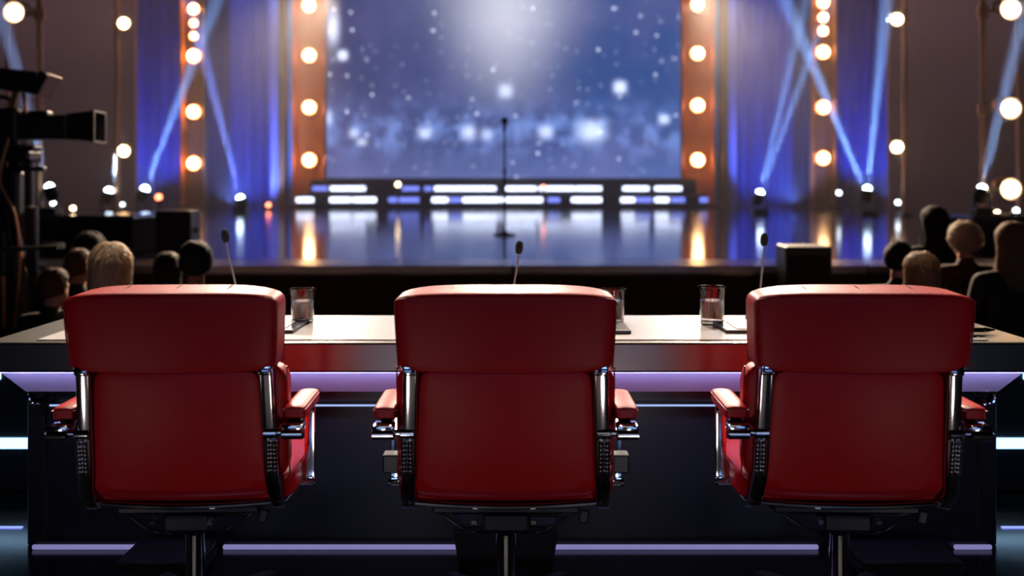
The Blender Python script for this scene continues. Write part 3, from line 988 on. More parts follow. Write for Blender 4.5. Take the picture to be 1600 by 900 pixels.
def make_chair(knobs=False):
    t = empty('office_chair')
    # ---- lower rear shell
    bm = nb()
    def fn(q):
        z = 0.590 + q.z * 0.184
        hw = 0.235 - 0.010 * q.z
        bow = 0.016 * (1 - q.x * q.x) * (1 - 0.5 * q.z * q.z)
        fwd = max(0.0, -q.z - 0.78) * 0.18
        return V((q.x * hw, yb(z) + 0.028 + q.y * 0.028 - (bow if q.y < 0 else 0) + fwd, z + 0.008 * (q.z < -0.5) * q.x * q.x))
    puff(bm, None, None, fn, 16, 0.12)
    sh = obj('back_shell', bm, 'leather', t)
    # ---- upper block (head section)
    bm = nb()
    def fn2(q):
        z = 0.877 + q.z * 0.100
        hw = 0.285 + 0.006 * q.z
        crown = 0.020 * (1 - q.x ** 4) * max(0.0, q.z) * (0.4 + 0.6 * (q.y * 0.5 + 0.5))
        bow = 0.010 * (1 - q.x * q.x)
        y = yb(z) + 0.040 + q.y * 0.064 - (bow if q.y < 0 else 0)
        lowb = 0.006 * (1 - q.x * q.x) * (q.z < -0.9)
        return V((q.x * hw, y, z + crown - lowb))
    puff(bm, None, None, fn2, 18, 0.15)
    up = obj('head_cushion', bm, 'leather', t)
    # piping round the rear edge of the head section
    zt_, zb_ = 0.968, 0.785
    loop = [(-0.278, zb_), (-0.283, 0.88), (-0.284, 0.945), (-0.272, zt_), (-0.15, zt_ + 0.006), (0, zt_ + 0.009), (0.15, zt_ + 0.006), (0.272, zt_), (0.284, 0.945), (0.283, 0.88), (0.278, zb_)]
    bm = nb()
    tube(bm, [(x, yb(z) - 0.0195 - 0.008 * (1 - (x / 0.285) ** 2), z) for x, z in loop], 0.0028, 8, 5, up=V((0, 1, 0.1)))
    obj('piping', bm, 'seam', up)
    bm = nb()
    tube(bm, [(x, yb(z) + 0.085, z + (0.016 if abs(x) < 0.2 else 0.004) * (z > 0.95)) for x, z in loop], 0.0026, 8, 5, up=V((0, 1, 0.1)))
    obj('piping', bm, 'seam', up)
    for x in (-0.142, 0.0, 0.142):
        bm = nb()
        cz = lambda yy: 0.980 + 0.012 + 0.006 * (1 if x == 0 else 0.75)
        y0 = yb(0.98)
        tube(bm, [(x, y0 - 0.012, 0.9825), (x, y0 + 0.02, 0.9885), (x, y0 + 0.06, 0.9945), (x + 0.004, y0 + 0.095, 0.992)], 0.0016, 6, 4)
        obj('stitch_line', bm, 'seam', up)
    # dark crease under the head section
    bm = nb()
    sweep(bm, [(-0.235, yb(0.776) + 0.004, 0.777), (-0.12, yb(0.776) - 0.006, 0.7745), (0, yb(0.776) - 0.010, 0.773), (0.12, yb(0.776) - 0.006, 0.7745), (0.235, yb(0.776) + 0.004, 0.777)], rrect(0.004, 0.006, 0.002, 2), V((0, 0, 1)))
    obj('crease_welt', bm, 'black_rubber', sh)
    # ---- front cushion
    bm = nb()
    def fn3(q):
        z = 0.618 + q.z * 0.168
        hw = 0.291 - 0.012 * max(0, -q.z) ** 2
        y = yb(z) + 0.085 + q.y * 0.040 + (0.012 * (1 - q.x * q.x) if q.y > 0 else 0)
        rib = 0.004 * abs(math.sin((q.z + 1) * PI * 1.5))
        return V((q.x * (hw + rib), y, z))
    puff(bm, None, None, fn3, 16, 0.22)
    fc = obj('back_cushion', bm, 'leather', t)
    for sx in (-1, 1):
        bm = nb()
        tube(bm, [(sx * 0.293, yb(z) + 0.062, z) for z in (0.47, 0.55, 0.62, 0.70, 0.775)], 0.0024, 6, 4)
        obj('piping', bm, 'seam', fc)
    # ---- seat
    bm = nb()
    def fn4(q):
        y = 0.125 + q.y * 0.205
        z = 0.437 + q.z * 0.042 + (0.012 * (1 - q.x ** 2) * (1 - q.y ** 2) if q.z > 0 else 0) - 0.012 * max(0, q.y) ** 3
        return V((q.x * 0.300, y, z))
    puff(bm, None, None, fn4, 16, 0.22)
    se = obj('seat', bm, 'leather', t)
    bm = nb()
    tube(bm, [(0.285, -0.10, 0.468), (0.293, 0.05, 0.470), (0.290, 0.20, 0.466), (0.262, 0.292, 0.452), (0, 0.306, 0.455), (-0.262, 0.292, 0.452), (-0.290, 0.20, 0.466), (-0.293, 0.05, 0.470), (-0.285, -0.10, 0.468)], 0.003, 8, 5, up=V((0, 0, 1)))
    obj('piping', bm, 'seam', se)
    # ---- chrome side frames
    for sx in (-1, 1):
        bm = nb()
        path = [(0.7900, 0), (0.70, 0), (0.60, 0), (0.50, 0)]
        pts = [V((sx * (0.2495 + 0.022 * (0.79 - z)), yb(z) - 0.004, z)) for z, _ in path]
        pts += [V((sx * 0.262, yb(0.45) + 0.002, 0.452)), V((sx * 0.263, yb(0.42) + 0.022, 0.414)), V((sx * 0.265, -0.075, 0.393)), V((sx * 0.266, 0.02, 0.388)), V((sx * 0.267, 0.14, 0.388)), V((sx * 0.267, 0.27, 0.392))]
        sweep(bm, smooth_path(pts, 6), [(0.0195 * (1 if math.cos(a) > 0 else -1) * abs(math.cos(a)) ** 0.4, 0.011 * (1 if math.sin(a) > 0 else -1) * abs(math.sin(a)) ** 0.6) for a in [2 * PI * k / 20 + 0.01 for k in range(20)]], V((1, 0, 0)))
        fr = obj('side_frame', bm, 'chrome', t)
        # top cap and joint collars
        bm = nb()
        box(bm, (sx * 0.2495, yb(0.782) - 0.008, 0.781), (0.039, 0.030, 0.030), 0.006, 3)
        obj('end_cap', bm, 'chrome', fr, True)
        bm = nb()
        lathe(bm, [(0, -0.020), (0.014, -0.020), (0.017, -0.017), (0.017, 0.017), (0.014, 0.020), (0, 0.020)], 20, (sx * 0.2585, yb(0.607) - 0.006, 0.607), Matrix.Rotation(PI / 2, 4, 'Y'))
        obj('hinge_collar', bm, 'chrome', fr)
        bm = nb()
        for dx in (-0.0085, 0.0085):
            prof = [(0, 0.493), (0.006, 0.494)]
            for k in range(8):
                z = 0.497 + k * 0.0115
                prof += [(0.0085, z), (0.0085, z + 0.008), (0.0068, z + 0.0098)]
            prof += [(0.006, 0.590), (0, 0.591)]
            vs_ = lathe(bm, prof, 12, (sx * 0.2605 + dx, yb(0.545) - 0.0135, 0))
            for v_ in vs_:
                v_.co.y += yb(v_.co.z) - yb(0.545)
        obj('hinge_block', bm, 'chrome', fr)
        # rod to the arm
        bm = nb()
        lathe(bm, [(0, 0), (0.0095, 0), (0.0095, 0.036), (0.0125, 0.037), (0.0125, 0.066), (0, 0.066)], 16, (sx * 0.272, yb(0.607) - 0.004, 0.607), Matrix.Rotation(sx * PI / 2, 4, 'Y'))
        obj('arm_rod', bm, 'chrome', fr)
        # armrest
        bm = nb()
        a0 = V((sx * 0.320, -0.160, 0.607)); a1 = V((sx * 0.320, -0.150, 0.620)); 
        arm = [(-0.168, 0.607), (-0.150, 0.618), (-0.110, 0.630), (-0.02, 0.634), (0.055, 0.634), (0.082, 0.622), (0.088, 0.59), (0.088, 0.50), (0.088, 0.425), (0.084, 0.402)]
        sweep(bm, smooth_path([V((sx * (0.320 - 0.0 * k), y, z)) for k, (y, z) in enumerate(arm)], 5), rrect(0.0165, 0.0065, 0.004, 3), V((1, 0, 0)))
        ar = obj('armrest', bm, 'chrome', t)
        bm = nb()
        lathe(bm, [(0, -0.031), (0.010, -0.031), (0.0145, -0.027), (0.0145, 0.027), (0.010, 0.031), (0, 0.031)], 18, (sx * 0.322, -0.168, 0.607), Matrix.Rotation(PI / 2, 4, 'Y'))
        box(bm, (sx * 0.322, -0.150, 0.6235), (0.058, 0.05, 0.020), 0.006, 2)
        obj('arm_end', bm, 'chrome', ar)
        bm = nb()
        def fnp(q, sx=sx):
            y = -0.030 + q.y * 0.112
            return V((sx * 0.321 + q.x * 0.031, y, 0.655 + q.z * 0.0165 + 0.004 * (1 - q.x ** 2) * (q.z > 0)))
        puff(bm, None, None, fnp, 10, 0.2)
        pd = obj('arm_pad', bm, 'leather', ar)
        bm = nb()
        loopz = 0.664
        tube(bm, [(sx * 0.321 - 0.0305, 0.07, loopz), (sx * 0.321 - 0.0305, -0.125, loopz), (sx * 0.321 - 0.024, -0.1415, loopz), (sx * 0.321 + 0.024, -0.1415, loopz), (sx * 0.321 + 0.0305, -0.125, loopz), (sx * 0.321 + 0.0305, 0.07, loopz)], 0.0016, 6, 4, up=V((0, 0, 1)))
        obj('piping', bm, 'seam', ar)
        bm = nb()
        box(bm, (sx * 0.297, 0.086, 0.398), (0.075, 0.026, 0.014), 0.004, 2)
        lathe(bm, [(0, -0.014), (0.012, -0.014), (0.012, 0.014), (0, 0.014)], 14, (sx * 0.326, 0.086, 0.402), Matrix.Rotation(PI / 2, 4, 'Y'))
        obj('arm_foot', bm, 'chrome', ar, False)
        if knobs:
            bm = nb()
            box(bm, (sx * 0.318, -0.02, 0.492), (0.046, 0.05, 0.052), 0.005, 2)
            lathe(bm, [(0, 0), (0.010, 0), (0.010, 0.05), (0, 0.05)], 12, (sx * 0.262, -0.02, 0.492), Matrix.Rotation(sx * PI / 2, 4, 'Y'))
            obj('side_knob', bm, 'black_plastic', t, False)
    # ---- lower cross rail
    bm = nb()
    tube(bm, [(-0.262, yb(0.40) + 0.036, 0.402), (-0.13, yb(0.40) + 0.026, 0.396), (0, yb(0.4) + 0.022, 0.394), (0.13, yb(0.40) + 0.026, 0.396), (0.262, yb(0.40) + 0.036, 0.402)], 0.0085, 10, 5, up=V((0, 0, 1)))
    obj('cross_rail', bm, 'chrome', t)
    # ---- mechanism
    bm = nb()
    box(bm, (0, 0.05, 0.374), (0.40, 0.24, 0.020), 0.005, 2)
    box(bm, (0, -0.02, 0.362), (0.30, 0.05, 0.018), 0.004, 1)
    obj('seat_plate', bm, 'black_metal', t, False)
    bm = nb()
    box(bm, (0, 0.01, 0.342), (0.13, 0.20, 0.050), 0.010, 2)
    lathe(bm, [(0, 0.29), (0.034, 0.292), (0.058, 0.318), (0.060, 0.34), (0, 0.34)], 24)
    mech = obj('tilt_mechanism', bm, 'black_metal', t, False)
    for x in (-0.085, 0.075):
        bm = nb(); box(bm, (x, -0.10, 0.355), (0.02, 0.02, 0.016), 0.003, 1)
        obj('bolt', bm, 'chrome', mech, False)
    for sx in (-1, 1):
        bm = nb()
        tube(bm, [(sx * 0.205, -0.03, 0.372), (sx * 0.17, -0.05, 0.352), (sx * 0.11, -0.06, 0.318), (sx * 0.065, -0.05, 0.305), (sx * 0.03, -0.03, 0.304)], 0.0042, 8, 5)
        obj('control_rod', bm, 'black_metal', mech)
    bm = nb()
    tube(bm, [(0.06, -0.02, 0.345), (0.14, -0.04, 0.352), (0.20, -0.05, 0.365)], 0.006, 8, 4)
    box(bm, (0.214, -0.055, 0.352), (0.026, 0.014, 0.036), 0.005, 2, Matrix.Rotation(0.25, 4, 'Y'))
    obj('lever', bm, 'black_plastic', mech, False)
    # ---- post and base
    bm = nb()
    lathe(bm, [(0, 0.10), (0.0275, 0.10), (0.0275, 0.288), (0.024, 0.293), (0, 0.293)], 24)
    obj('gas_post', bm, 'chrome', t)
    bm = nb()
    lathe(bm, [(0, 0.06), (0.045, 0.06), (0.048, 0.11), (0.036, 0.125), (0, 0.125)], 24)
    hub = obj('base_hub', bm, 'chrome', t)
    for k in range(5):
        a = k * 2 * PI / 5 - PI / 2
        c, s = math.cos(a), math.sin(a)
        bm = nb()
        sweep(bm, smooth_path([V((c * 0.03, s * 0.03, 0.098)), V((c * 0.15, s * 0.15, 0.090)), V((c * 0.29, s * 0.29, 0.070))], 4), rrect(0.018, 0.010, 0.004, 2), V((-s, c, 0)), None)
        obj('leg', bm, 'black_metal', hub)
        bm = nb()
        for off in (-0.014, 0.014):
            lathe(bm, [(0, -0.009), (0.024, -0.009), (0.028, -0.004), (0.028, 0.004), (0.024, 0.009), (0, 0.009)], 16, (c * 0.285 - s * off, s * 0.285 + c * off, 0.028), Matrix.Rotation(a, 4, 'Z') @ Matrix.Rotation(PI / 2, 4, 'X'))
        lathe(bm, [(0, 0.028), (0.006, 0.028), (0.006, 0.068), (0, 0.068)], 10, (c * 0.285, s * 0.285, 0))
        obj('caster', bm, 'black_plastic', hub)
    return t


c0 = make_chair(True)
c0.location = (-0.017, 2.65, 0)
tag(c0, 'middle red leather office chair with black side knobs', 'chair', 'red judges chairs')
c1 = make_chair(False)
c1.location = (-0.889, 2.65, 0)
c1.scale = (0.95, 1, 1)
c1.rotation_euler.z = math.radians(1.5)
tag(c1, 'red leather office chair at the left end of the desk, its right arm in view', 'chair', 'red judges chairs')
c2 = copy_tree(c1)
c2.location = (0.918, 2.65, 0)
c2.scale = (0.98, 1, 1)
c2.rotation_euler.z = math.radians(-1.5)
tag(c2, 'red leather office chair at the right end of the desk, its left arm in view', 'chair', 'red judges chairs')

# ================================================================== AUDIENCE
def capsule(bm, a, b_, r0, r1, n=12):
    a, b_ = V(a), V(b_)
    d = b_ - a
    L = d.length
    q = d.to_track_quat('Z', 'Y').to_matrix().to_4x4()
    prof = [(0, -r0)]
    for k in range(1, 5):
        an = -PI / 2 + k * PI / 8
        prof.append((r0 * math.cos(an), r0 * math.sin(an)))
    for k in range(0, 4):
        an = k * PI / 8
        prof.append((r1 * math.cos(an), L + r1 * math.sin(an)))
    prof.append((0, L + r1))
    lathe(bm, prof, n, a, q)


def remeshed(bm, voxel, name):
    me = bpy.data.meshes.new(name + '_src')
    bmesh.ops.recalc_face_normals(bm, faces=bm.faces)
    bm.to_mesh(me); bm.free()
    o = bpy.data.objects.new(name + '_src', me)
    COL.objects.link(o)
    md = o.modifiers.new('r', 'REMESH'); md.mode = 'VOXEL'; md.voxel_size = voxel; md.use_smooth_shade = True
    ms = o.modifiers.new('s', 'SMOOTH'); ms.factor = 0.5; ms.iterations = 3
    dg = bpy.context.evaluated_depsgraph_get()
    dg.update()
    ev = o.evaluated_get(dg)
    out = bpy.data.meshes.new_from_object(ev)
    out.name = name
    bpy.data.objects.remove(o)
    bpy.data.meshes.remove(me)
    for p in out.polygons:
        p.use_smooth = True
    return out


HC = V((0, 0.02, 1.185))


def body_mesh():
    bm = nb()
    # torso
    sph(bm, (0, 0.0, 0.56), (0.165, 0.125, 0.115), 20, 12)
    sph(bm, (0, -0.01, 0.70), (0.14, 0.10, 0.17), 20, 12)
    sph(bm, (0, -0.015, 0.86), (0.165, 0.105, 0.15), 20, 12)
    capsule(bm, (-0.13, -0.02, 0.965), (0.13, -0.02, 0.965), 0.055, 0.055)
    capsule(bm, (0, -0.015, 0.97), (0, 0.005, 1.10), 0.056, 0.050)
    # head: skull, jaw, nose, brow, chin, lips, ears
    sph(bm, HC + V((0, -0.01, 0.02)), (0.074, 0.092, 0.092), 24, 16)
    sph(bm, HC + V((0, 0.025, -0.045)), (0.056, 0.066, 0.070), 20, 14)
    sph(bm, HC + V((0, 0.078, -0.098)), (0.022, 0.014, 0.014), 12, 8)
    capsule(bm, HC + V((0, 0.082, 0.010)), HC + V((0, 0.104, -0.030)), 0.008, 0.013, 10)
    capsule(bm, HC + V((-0.03, 0.078, 0.018)), HC + V((0.03, 0.078, 0.018)), 0.010, 0.010, 10)
    capsule(bm, HC + V((-0.018, 0.084, -0.064)), HC + V((0.018, 0.084, -0.064)), 0.007, 0.007, 10)
    for s in (-1, 1):
        sph(bm, HC + V((s * 0.031, 0.074, 0.0)), (0.013, 0.011, 0.009), 12, 8)
        sph(bm, HC + V((s * 0.076, -0.005, -0.012)), (0.009, 0.018, 0.030), 12, 8)
        # arms
        capsule(bm, (s * 0.185, -0.02, 0.955), (s * 0.235, 0.02, 0.70), 0.052, 0.040)
        capsule(bm, (s * 0.235, 0.02, 0.70), (s * 0.135, 0.235, 0.635), 0.039, 0.027)
        # hand on the thigh
        sph(bm, (s * 0.118, 0.285, 0.630), (0.038, 0.048, 0.017), 14, 8)
        for k, (dx, ln) in enumerate(((-0.028, 0.058), (-0.010, 0.070), (0.009, 0.066), (0.027, 0.050))):
            p0 = V((s * 0.118 + dx, 0.318, 0.630)); p1 = p0 + V((dx * 0.15, ln * 0.6, -0.004)); p2 = p1 + V((dx * 0.1, ln * 0.4, -0.016))
            capsule(bm, p0, p1, 0.0085, 0.008, 8); capsule(bm, p1, p2, 0.008, 0.007, 8)
        p0 = V((s * 0.118 - s * 0.030, 0.268, 0.628)); p1 = p0 + V((-s * 0.022, 0.030, -0.004))
        capsule(bm, p0, p1, 0.010, 0.009, 8); capsule(bm, p1, p1 + V((-s * 0.006, 0.026, -0.006)), 0.009, 0.008, 8)
        # legs
        capsule(bm, (s * 0.09, 0.02, 0.535), (s * 0.11, 0.42, 0.535), 0.082, 0.060, 14)
        capsule(bm, (s * 0.11, 0.42, 0.53), (s * 0.11, 0.40, 0.10), 0.056, 0.040, 14)
        capsule(bm, (s * 0.11, 0.37, 0.055), (s * 0.115, 0.53, 0.04), 0.042, 0.034, 12)
    return remeshed(bm, 0.0085, 'body')


def clothes_mesh():
    bm = nb()
    sph(bm, (0, 0.0, 0.56), (0.180, 0.140, 0.125), 20, 12)
    sph(bm, (0, -0.01, 0.70), (0.158, 0.117, 0.18), 20, 12)
    sph(bm, (0, -0.015, 0.86), (0.182, 0.120, 0.155), 20, 12)
    capsule(bm, (-0.135, -0.02, 0.965), (0.135, -0.02, 0.965), 0.066, 0.066)
    capsule(bm, (0, -0.015, 0.98), (0, -0.010, 1.035), 0.070, 0.062)
    for s in (-1, 1):
        capsule(bm, (s * 0.185, -0.02, 0.955), (s * 0.238, 0.02, 0.70), 0.066, 0.053)
        capsule(bm, (s * 0.238, 0.02, 0.70), (s * 0.145, 0.215, 0.640), 0.051, 0.038)
        capsule(bm, (s * 0.09, 0.02, 0.538), (s * 0.11, 0.42, 0.538), 0.092, 0.071, 14)
        capsule(bm, (s * 0.11, 0.42, 0.53), (s * 0.11, 0.40, 0.13), 0.068, 0.056, 14)
        capsule(bm, (s * 0.11, 0.37, 0.055), (s * 0.115, 0.535, 0.045), 0.050, 0.040, 12)
    return remeshed(bm, 0.016, 'clothes')


def hair_mesh(style, seed):
    rnd = random.Random(seed)
    bm = nb()
    n, m = 36, 22
    off = rnd.uniform(0, 50)
    thick = {'short': 0.015, 'curly': 0.032, 'long': 0.024, 'bob': 0.026}[style]
    drop = {'short': 0.0, 'curly': 0.0, 'long': 0.30, 'bob': 0.13}[style]
    c = HC + V((0, -0.01, 0.02))

    def surf(v, a, lift=0.0):
        th = v * PI * (0.66 + 0.11 * max(0.0, -math.sin(a)))
        dx, dy, dz = math.sin(th) * math.cos(a), math.sin(th) * math.sin(a), math.cos(th)
        t = thick + lift
        if style == 'curly':
            t += 0.010 * noise.noise(V((dx * 7 + off, dy * 7, dz * 7)))
        t += 0.003 * math.sin(a * 13 + off + 3 * math.sin(th * 2)) * math.sin(th)
        p = V((dx * (0.074 + t), dy * (0.092 + t), dz * (0.092 + t)))
        if dy > 0 and dz < 0.55:                             # pull clear of the face
            k = min(1.0, (0.55 - dz) * 2.2) * min(1, dy * 1.6)
            p = p * (1 - 0.32 * k)
        if drop and v > 0.62 and dy < 0.45:                  # fall of hair down neck and back
            f = (v - 0.62) / 0.38
            side = 1.0 if dy < 0.15 else max(0.0, (0.45 - dy) / 0.3)
            wv = 1 + 0.12 * math.sin(a * 9 + off + f * 4) + 0.08 * math.sin(a * 17 + off)
            p.z -= drop * f * wv * side
            neck = -0.16 * math.sin(min(1.0, f * 1.5) * PI) + (0.55 if style == 'long' else 0.10) * f * f
            p.x *= 1 + neck + 0.04 * math.sin(f * 7 + off)
            p.y = p.y * (1 + 0.10 * f) - 0.035 * f
        return c + p

    top = bm.verts.new(surf(0, 0))
    grid = [[bm.verts.new(surf(j / m, 2 * PI * i / n)) for i in range(n)] for j in range(1, m + 1)]
    for i in range(n):
        bm.faces.new((top, grid[0][i], grid[0][(i + 1) % n]))
        for j in range(m - 1):
            bm.faces.new((grid[j][i], grid[j + 1][i], grid[j + 1][(i + 1) % n], grid[j][(i + 1) % n]))
    bot = bm.verts.new(sum((v.co for v in grid[-1]), V()) / n + V((0, 0, 0.02)))
    for i in range(n):
        bm.faces.new((bot, grid[-1][(i + 1) % n], grid[-1][i]))
    bmesh.ops.recalc_face_normals(bm, faces=bm.faces)
    # loose locks over the cap
    for k in range(620):
        a = rnd.uniform(0, 2 * PI)
        if math.sin(a) > 0.75 and rnd.random() < 0.7:
            continue
        v0 = rnd.uniform(0.04, 0.75)
        v1 = min(1.03, v0 + rnd.uniform(0.15, 0.4 if style != 'short' else 0.22))
        lf = rnd.uniform(0.002, 0.011 if style != 'curly' else 0.018)
        sway = rnd.uniform(-0.25, 0.25)
        wd = rnd.uniform(0.002, 0.0055)
        prev = None
        for q in range(5):
            t = q / 4
            aa = a + sway * t * t + (0.12 * math.sin(t * 9 + k) if style == 'curly' else 0)
            pt = surf(v0 + (v1 - v0) * t, aa, lf * math.sin(PI * min(1, t + 0.12)) + lf * 0.6 * t)
            tan = V((-math.sin(aa), math.cos(aa), 0)) * wd * (1 - 0.7 * t)
            pair = (bm.verts.new(pt - tan), bm.verts.new(pt + tan))
            if prev:
                bm.faces.new((prev[0], prev[1], pair[1], pair[0]))
            prev = pair
    me = bpy.data.meshes.new('hair_' + style)
    for f in bm.faces:
        f.smooth = True
    bm.to_mesh(me); bm.free()
    return me


BODY = body_mesh()
CLOTH = clothes_mesh()


def chair_aud():
    ms = {}
    bm = nb(); box(bm, (0, 0.10, 0.435), (0.44, 0.44, 0.045), 0.015, 2); ms['seat'] = bm
    bm = nb(); box(bm, (0, -0.185, 0.72), (0.42, 0.035, 0.34), 0.012, 2, Matrix.Rotation(0.06, 4, 'X')); ms['backrest'] = bm
    return ms


AC = empty('audience_chair', (0, 0, 0))
for k_, b_ in chair_aud().items():
    obj(k_, b_, 'black_cloth', AC, False)
for sx in (-1, 1):
    bm = nb(); tube(bm, [(sx * 0.19, -0.20, 0.80), (sx * 0.19, -0.185, 0.43), (sx * 0.20, -0.22, 0.0)], 0.011, 8, 4); obj('leg', bm, 'black_metal', AC)
    bm = nb(); tube(bm, [(sx * 0.19, 0.28, 0.42), (sx * 0.20, 0.31, 0.0)], 0.011, 8, 2); obj('leg', bm, 'black_metal', AC)

HAIR = {}
people = [
    # px head centre, top y, D, floor, style, hair rgb, cloth rgb, skin, yaw, label
    (172, 379, 4.7, AUD, 'long', (188, 158, 124), (26, 22, 24), 'skin_a', -8, 'person with long pale blonde hair in the left audience'),
    (122, 389, 6.3, AUD, 'short', (92, 62, 44), (30, 24, 24), 'skin_a', 6, 'person with short brown hair left of the blonde person'),
    (138, 363, 7.1, AUD, 'curly', (40, 28, 22), (24, 20, 24), 'skin_b', 4, 'person with dark curly hair behind the blonde person'),
    (82, 419, 5.5, AUD, 'short', (86, 58, 42), (20, 18, 20), 'skin_a', 18, 'person with short brown hair nearest the television camera'),
    (262, 394, 6.3, AUD, 'bob', (34, 24, 20), (24, 20, 22), 'skin_b', -12, 'person with dark bobbed hair left of the black loudspeaker'),
    (305, 377, 5.5, AUD, 'short', (26, 20, 18), (40, 34, 36), 'skin_b', -14, 'person with short black hair just left of the left microphone'),
    (1461, 321, 7.15, -0.25, 'long', (20, 16, 18), (18, 16, 20), 'skin_b', 0, 'person with long black hair farthest back in the right audience'),
    (1508, 346, 6.35, -0.25, 'curly', (176, 156, 140), (58, 30, 36), 'skin_a', 4, 'person with short grey hair in the right audience'),
    (1404, 377, 5.55, -0.25, 'short', (30, 22, 20), (34, 26, 30), 'skin_a', 24, 'person with short dark hair at the left of the right audience'),
    (1440, 393, 4.75, -0.25, 'bob', (140, 100, 68), (30, 24, 26), 'skin_a', 10, 'person with light brown hair close behind the right chair'),
    (1583, 346, 5.55, -0.25, 'long', (112, 80, 58), (34, 22, 24), 'skin_a', 6, 'person with long brown hair at the far right edge'),
]
first_chair = True
for i, (px, ty, D, fl, style, hc, cc, skin, yaw, lab) in enumerate(people):
    x = (px - 800) * D / 1475
    zt = zz(ty, D)
    s = (zt - fl) / (1.297 + {'short': 0.016, 'curly': 0.034, 'long': 0.026, 'bob': 0.028}[style])
    p = empty('person', (x, D, fl), math.radians(-yaw), (s, s, s))
    tag(p, lab, 'person', 'seated audience')
    b = bpy.data.objects.new('body', BODY)
    COL.objects.link(b); b.parent = p
    if not BODY.materials:
        BODY.materials.append(M['skin_a'])
    b.material_slots[0].link = 'OBJECT'; b.material_slots[0].material = M[skin]
    c = bpy.data.objects.new('clothes', CLOTH)
    COL.objects.link(c); c.parent = p
    if not CLOTH.materials:
        CLOTH.materials.append(M['black_cloth'])
    c.material_slots[0].link = 'OBJECT'
    c.material_slots[0].material = mat('clothes_cloth', cc, 0.85, var=0.2, scale=14, bump=0.2, bscale=120)
    hm_ = hair_mesh(style, i * 3 + 1)
    h = bpy.data.objects.new('hair', hm_)
    COL.objects.link(h); h.parent = p
    hm_.materials.append(hair_mat('hair_strands', hc))
    if first_chair:
        ch = AC; first_chair = False
    else:
        ch = copy_tree(AC)
    ch.location = (x, D, fl); ch.rotation_euler.z = math.radians(-yaw); ch.scale = (s, s, s)
    tag(ch, 'black audience chair under the ' + lab.replace(' in the left audience', '').replace('farthest back in the right audience', 'farthest back').replace(' at the left of the right audience', ' left of the light brown head'), 'chair', 'audience chairs')

# ================================================================== TELEVISION CAMERA
tv = empty('television_camera', (-3.64, 7.0, AUD), math.radians(4), (1.167, 1.167, 1.167))
tag(tv, 'black broadcast television camera on a pedestal at far left', 'television camera')
bz = 1.811        # lens axis height above the audience floor
bm = nb()
lathe(bm, [(0, 0.02), (0.34, 0.02), (0.36, 0.06), (0.34, 0.20), (0.12, 0.26), (0.11, 0.9), (0, 0.9)], 28, (0.0, 0, 0))
ped = obj('pedestal', bm, 'black_plastic', tv)
bm = nb(); lathe(bm, [(0, 0.9), (0.10, 0.9), (0.10, 1.30), (0.075, 1.31), (0.075, bz - 0.22), (0, bz - 0.22)], 20, (0.0, 0, 0)); obj('column', bm, 'black_metal', tv)
bm = nb()
for k in range(24):
    a0, a1 = 2 * PI * k / 24, 2 * PI * (k + 1) / 24
    bar(bm, (0.24 * math.cos(a0), 0.24 * math.sin(a0), 1.05), (0.24 * math.cos(a1), 0.24 * math.sin(a1), 1.05), 0.028, 0.028)
for k in range(4):
    a = k * PI / 2 + 0.4
    bar(bm, (0.08 * math.cos(a), 0.08 * math.sin(a), 1.05), (0.23 * math.cos(a), 0.23 * math.sin(a), 1.05), 0.02, 0.02)
obj('steering_ring', bm, 'black_rubber', ped)
bm = nb()
box(bm, (-0.04, 0, bz - 0.185), (0.26, 0.20, 0.07), 0.015)
box(bm, (-0.10, 0, bz - 0.135), (0.40, 0.14, 0.03), 0.008)
obj('pan_head', bm, 'black_metal', tv, False)
for sy in (-1, 1):
    bm = nb(); tube(bm, [(-0.26, sy * 0.12, bz - 0.18), (-0.42, sy * 0.20, bz - 0.26), (-0.68, sy * 0.24, bz - 0.42)], 0.014, 10); 
    ph_ = obj('pan_bar', bm, 'chrome' if sy < 0 else 'black_metal', tv)
    bm = nb(); tube(bm, [(-0.60, sy * 0.23, bz - 0.372), (-0.70, sy * 0.242, bz - 0.43)], 0.02, 10, 2); obj('grip', bm, 'black_rubber', ph_)
bm = nb()
box(bm, (-0.22, 0, bz), (0.46, 0.16, 0.23), 0.02)
box(bm, (-0.42, 0, bz + 0.01), (0.10, 0.14, 0.20), 0.015)
cb = obj('camera_body', bm, 'black_plastic', tv, False)
for k in range(7):
    bm = nb(); lathe(bm, [(0, 0), (0.012, 0), (0.010, 0.014), (0, 0.014)], 12, (-0.40 + k * 0.055, -0.08, bz - 0.06 + (k % 3) * 0.05), Matrix.Rotation(PI / 2, 4, 'X'))
    obj('button', bm, 'pole' if k % 2 else 'chrome', cb)
bm = nb()
tube(bm, [(-0.38, 0, bz + 0.11), (-0.36, 0, bz + 0.18), (-0.22, 0, bz + 0.19), (-0.08, 0, bz + 0.18), (-0.06, 0, bz + 0.11)], 0.014, 10)
obj('top_handle', bm, 'black_rubber', cb)
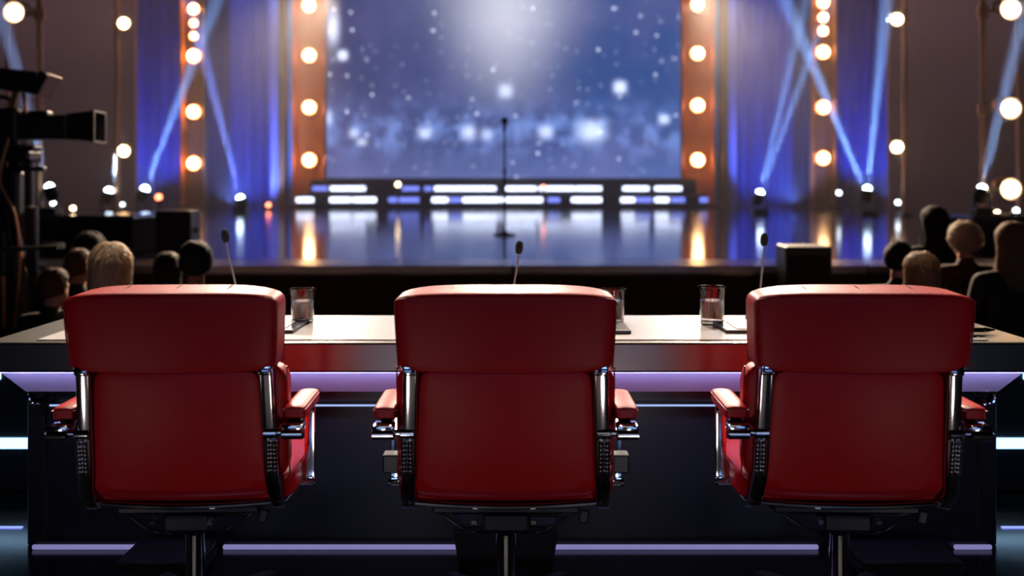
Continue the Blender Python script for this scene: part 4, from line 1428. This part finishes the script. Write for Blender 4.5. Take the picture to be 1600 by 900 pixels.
# box lens
bm = nb()
box(bm, (0.16, 0, bz - 0.005), (0.32, 0.17, 0.155), 0.02)
box(bm, (0.10, 0, bz + 0.085), (0.16, 0.09, 0.03), 0.008)
ln = obj('lens', bm, 'black_plastic', tv, False)
bm = nb()
vs = []
for x, hy, hz_ in ((0.31, 0.082, 0.078), (0.49, 0.105, 0.100)):
    vs.append([bm.verts.new((x, sy * hy, bz + sz * hz_)) for sy, sz in ((-1, -1), (1, -1), (1, 1), (-1, 1))])
    vs.append([bm.verts.new((x, sy * (hy - 0.008), bz + sz * (hz_ - 0.008))) for sy, sz in ((-1, -1), (1, -1), (1, 1), (-1, 1))])
for k in range(4):
    k2 = (k + 1) % 4
    bm.faces.new((vs[0][k], vs[0][k2], vs[2][k2], vs[2][k])); bm.faces.new((vs[1][k2], vs[1][k], vs[3][k], vs[3][k2]))
    bm.faces.new((vs[2][k], vs[2][k2], vs[3][k2], vs[3][k])); bm.faces.new((vs[0][k2], vs[0][k], vs[1][k], vs[1][k2]))
bmesh.ops.recalc_face_normals(bm, faces=bm.faces)
obj('lens_hood', bm, 'black_plastic', ln, False)
bm = nb(); lathe(bm, [(0, 0.02), (0.04, 0.014), (0.062, 0.0), (0.066, -0.01)][::-1], 24, (0.325, 0, bz), Matrix.Rotation(PI / 2, 4, 'Y')); obj('front_glass', bm, 'black_plastic', ln)
# viewfinder monitor above
bm = nb()
R6 = Matrix.Rotation(math.radians(6), 4, 'Y')
box(bm, (0.02, -0.01, bz + 0.285), (0.24, 0.20, 0.135), 0.012, 2, R6)
vf = obj('viewfinder', bm, 'black_plastic', tv, False)
bm = nb(); box(bm, (0.155, -0.02, bz + 0.268), (0.055, 0.22, 0.15), 0.006, 1, Matrix.Rotation(math.radians(26), 4, 'Y')); obj('viewfinder_hood', bm, 'black_plastic', vf, False)
bm = nb(); box(bm, (0.188, -0.02, bz + 0.258), (0.008, 0.215, 0.145), 0.002, 1, Matrix.Rotation(math.radians(26), 4, 'Y')); obj('hood_edge', bm, 'bronze', vf, False)
bm = nb(); bar(bm, (-0.06, 0, bz + 0.10), (-0.02, 0, bz + 0.24), 0.04, 0.04); bar(bm, (0.06, -0.06, bz + 0.06), (0.04, -0.06, bz + 0.22), 0.018, 0.018); obj('viewfinder_bracket', bm, 'gold', vf, False)
# kit hanging on the rear: battery, transmitter, cables
bm = nb(); box(bm, (-0.54, 0, bz + 0.03), (0.15, 0.15, 0.22), 0.015); box(bm, (-0.50, 0, bz + 0.26), (0.16, 0.12, 0.22), 0.03); obj('battery_pack', bm, 'black_plastic', tv, False)
rnd = random.Random(5)
for k in range(7):
    y0 = -0.10 - 0.012 * k
    bm = nb()
    tube(bm, [(-0.30 + 0.05 * k, y0, bz - 0.08), (-0.34 + 0.06 * k + rnd.uniform(-.05, .05), y0 - 0.05, bz - 0.34), (-0.24 + 0.05 * k, y0 - 0.05, bz - 0.55 - 0.05 * (k % 3)), (-0.16 + 0.04 * k, y0 - 0.03, bz - 0.85), (-0.10 + 0.02 * k, -0.14, bz - 1.25)], 0.009 + 0.003 * (k % 2), 8)
    obj('cable', bm, 'black_rubber' if k % 3 else 'pole', tv)
bm = nb(); box(bm, (-0.06, -0.15, bz - 0.42), (0.26, 0.10, 0.28), 0.02); box(bm, (-0.10, -0.16, bz - 0.78), (0.20, 0.10, 0.30), 0.02); box(bm, (0.02, -0.15, bz - 0.27), (0.38, 0.05, 0.03), 0.006); obj('control_box', bm, 'black_metal', tv, False)
bm = nb(); tube(bm, [(0.0, -0.14, bz - 0.44), (0.06, -0.16, bz - 0.72), (0.17, -0.18, bz - 1.05)], 0.016, 10); obj('zoom_bar', bm, 'chrome', tv)
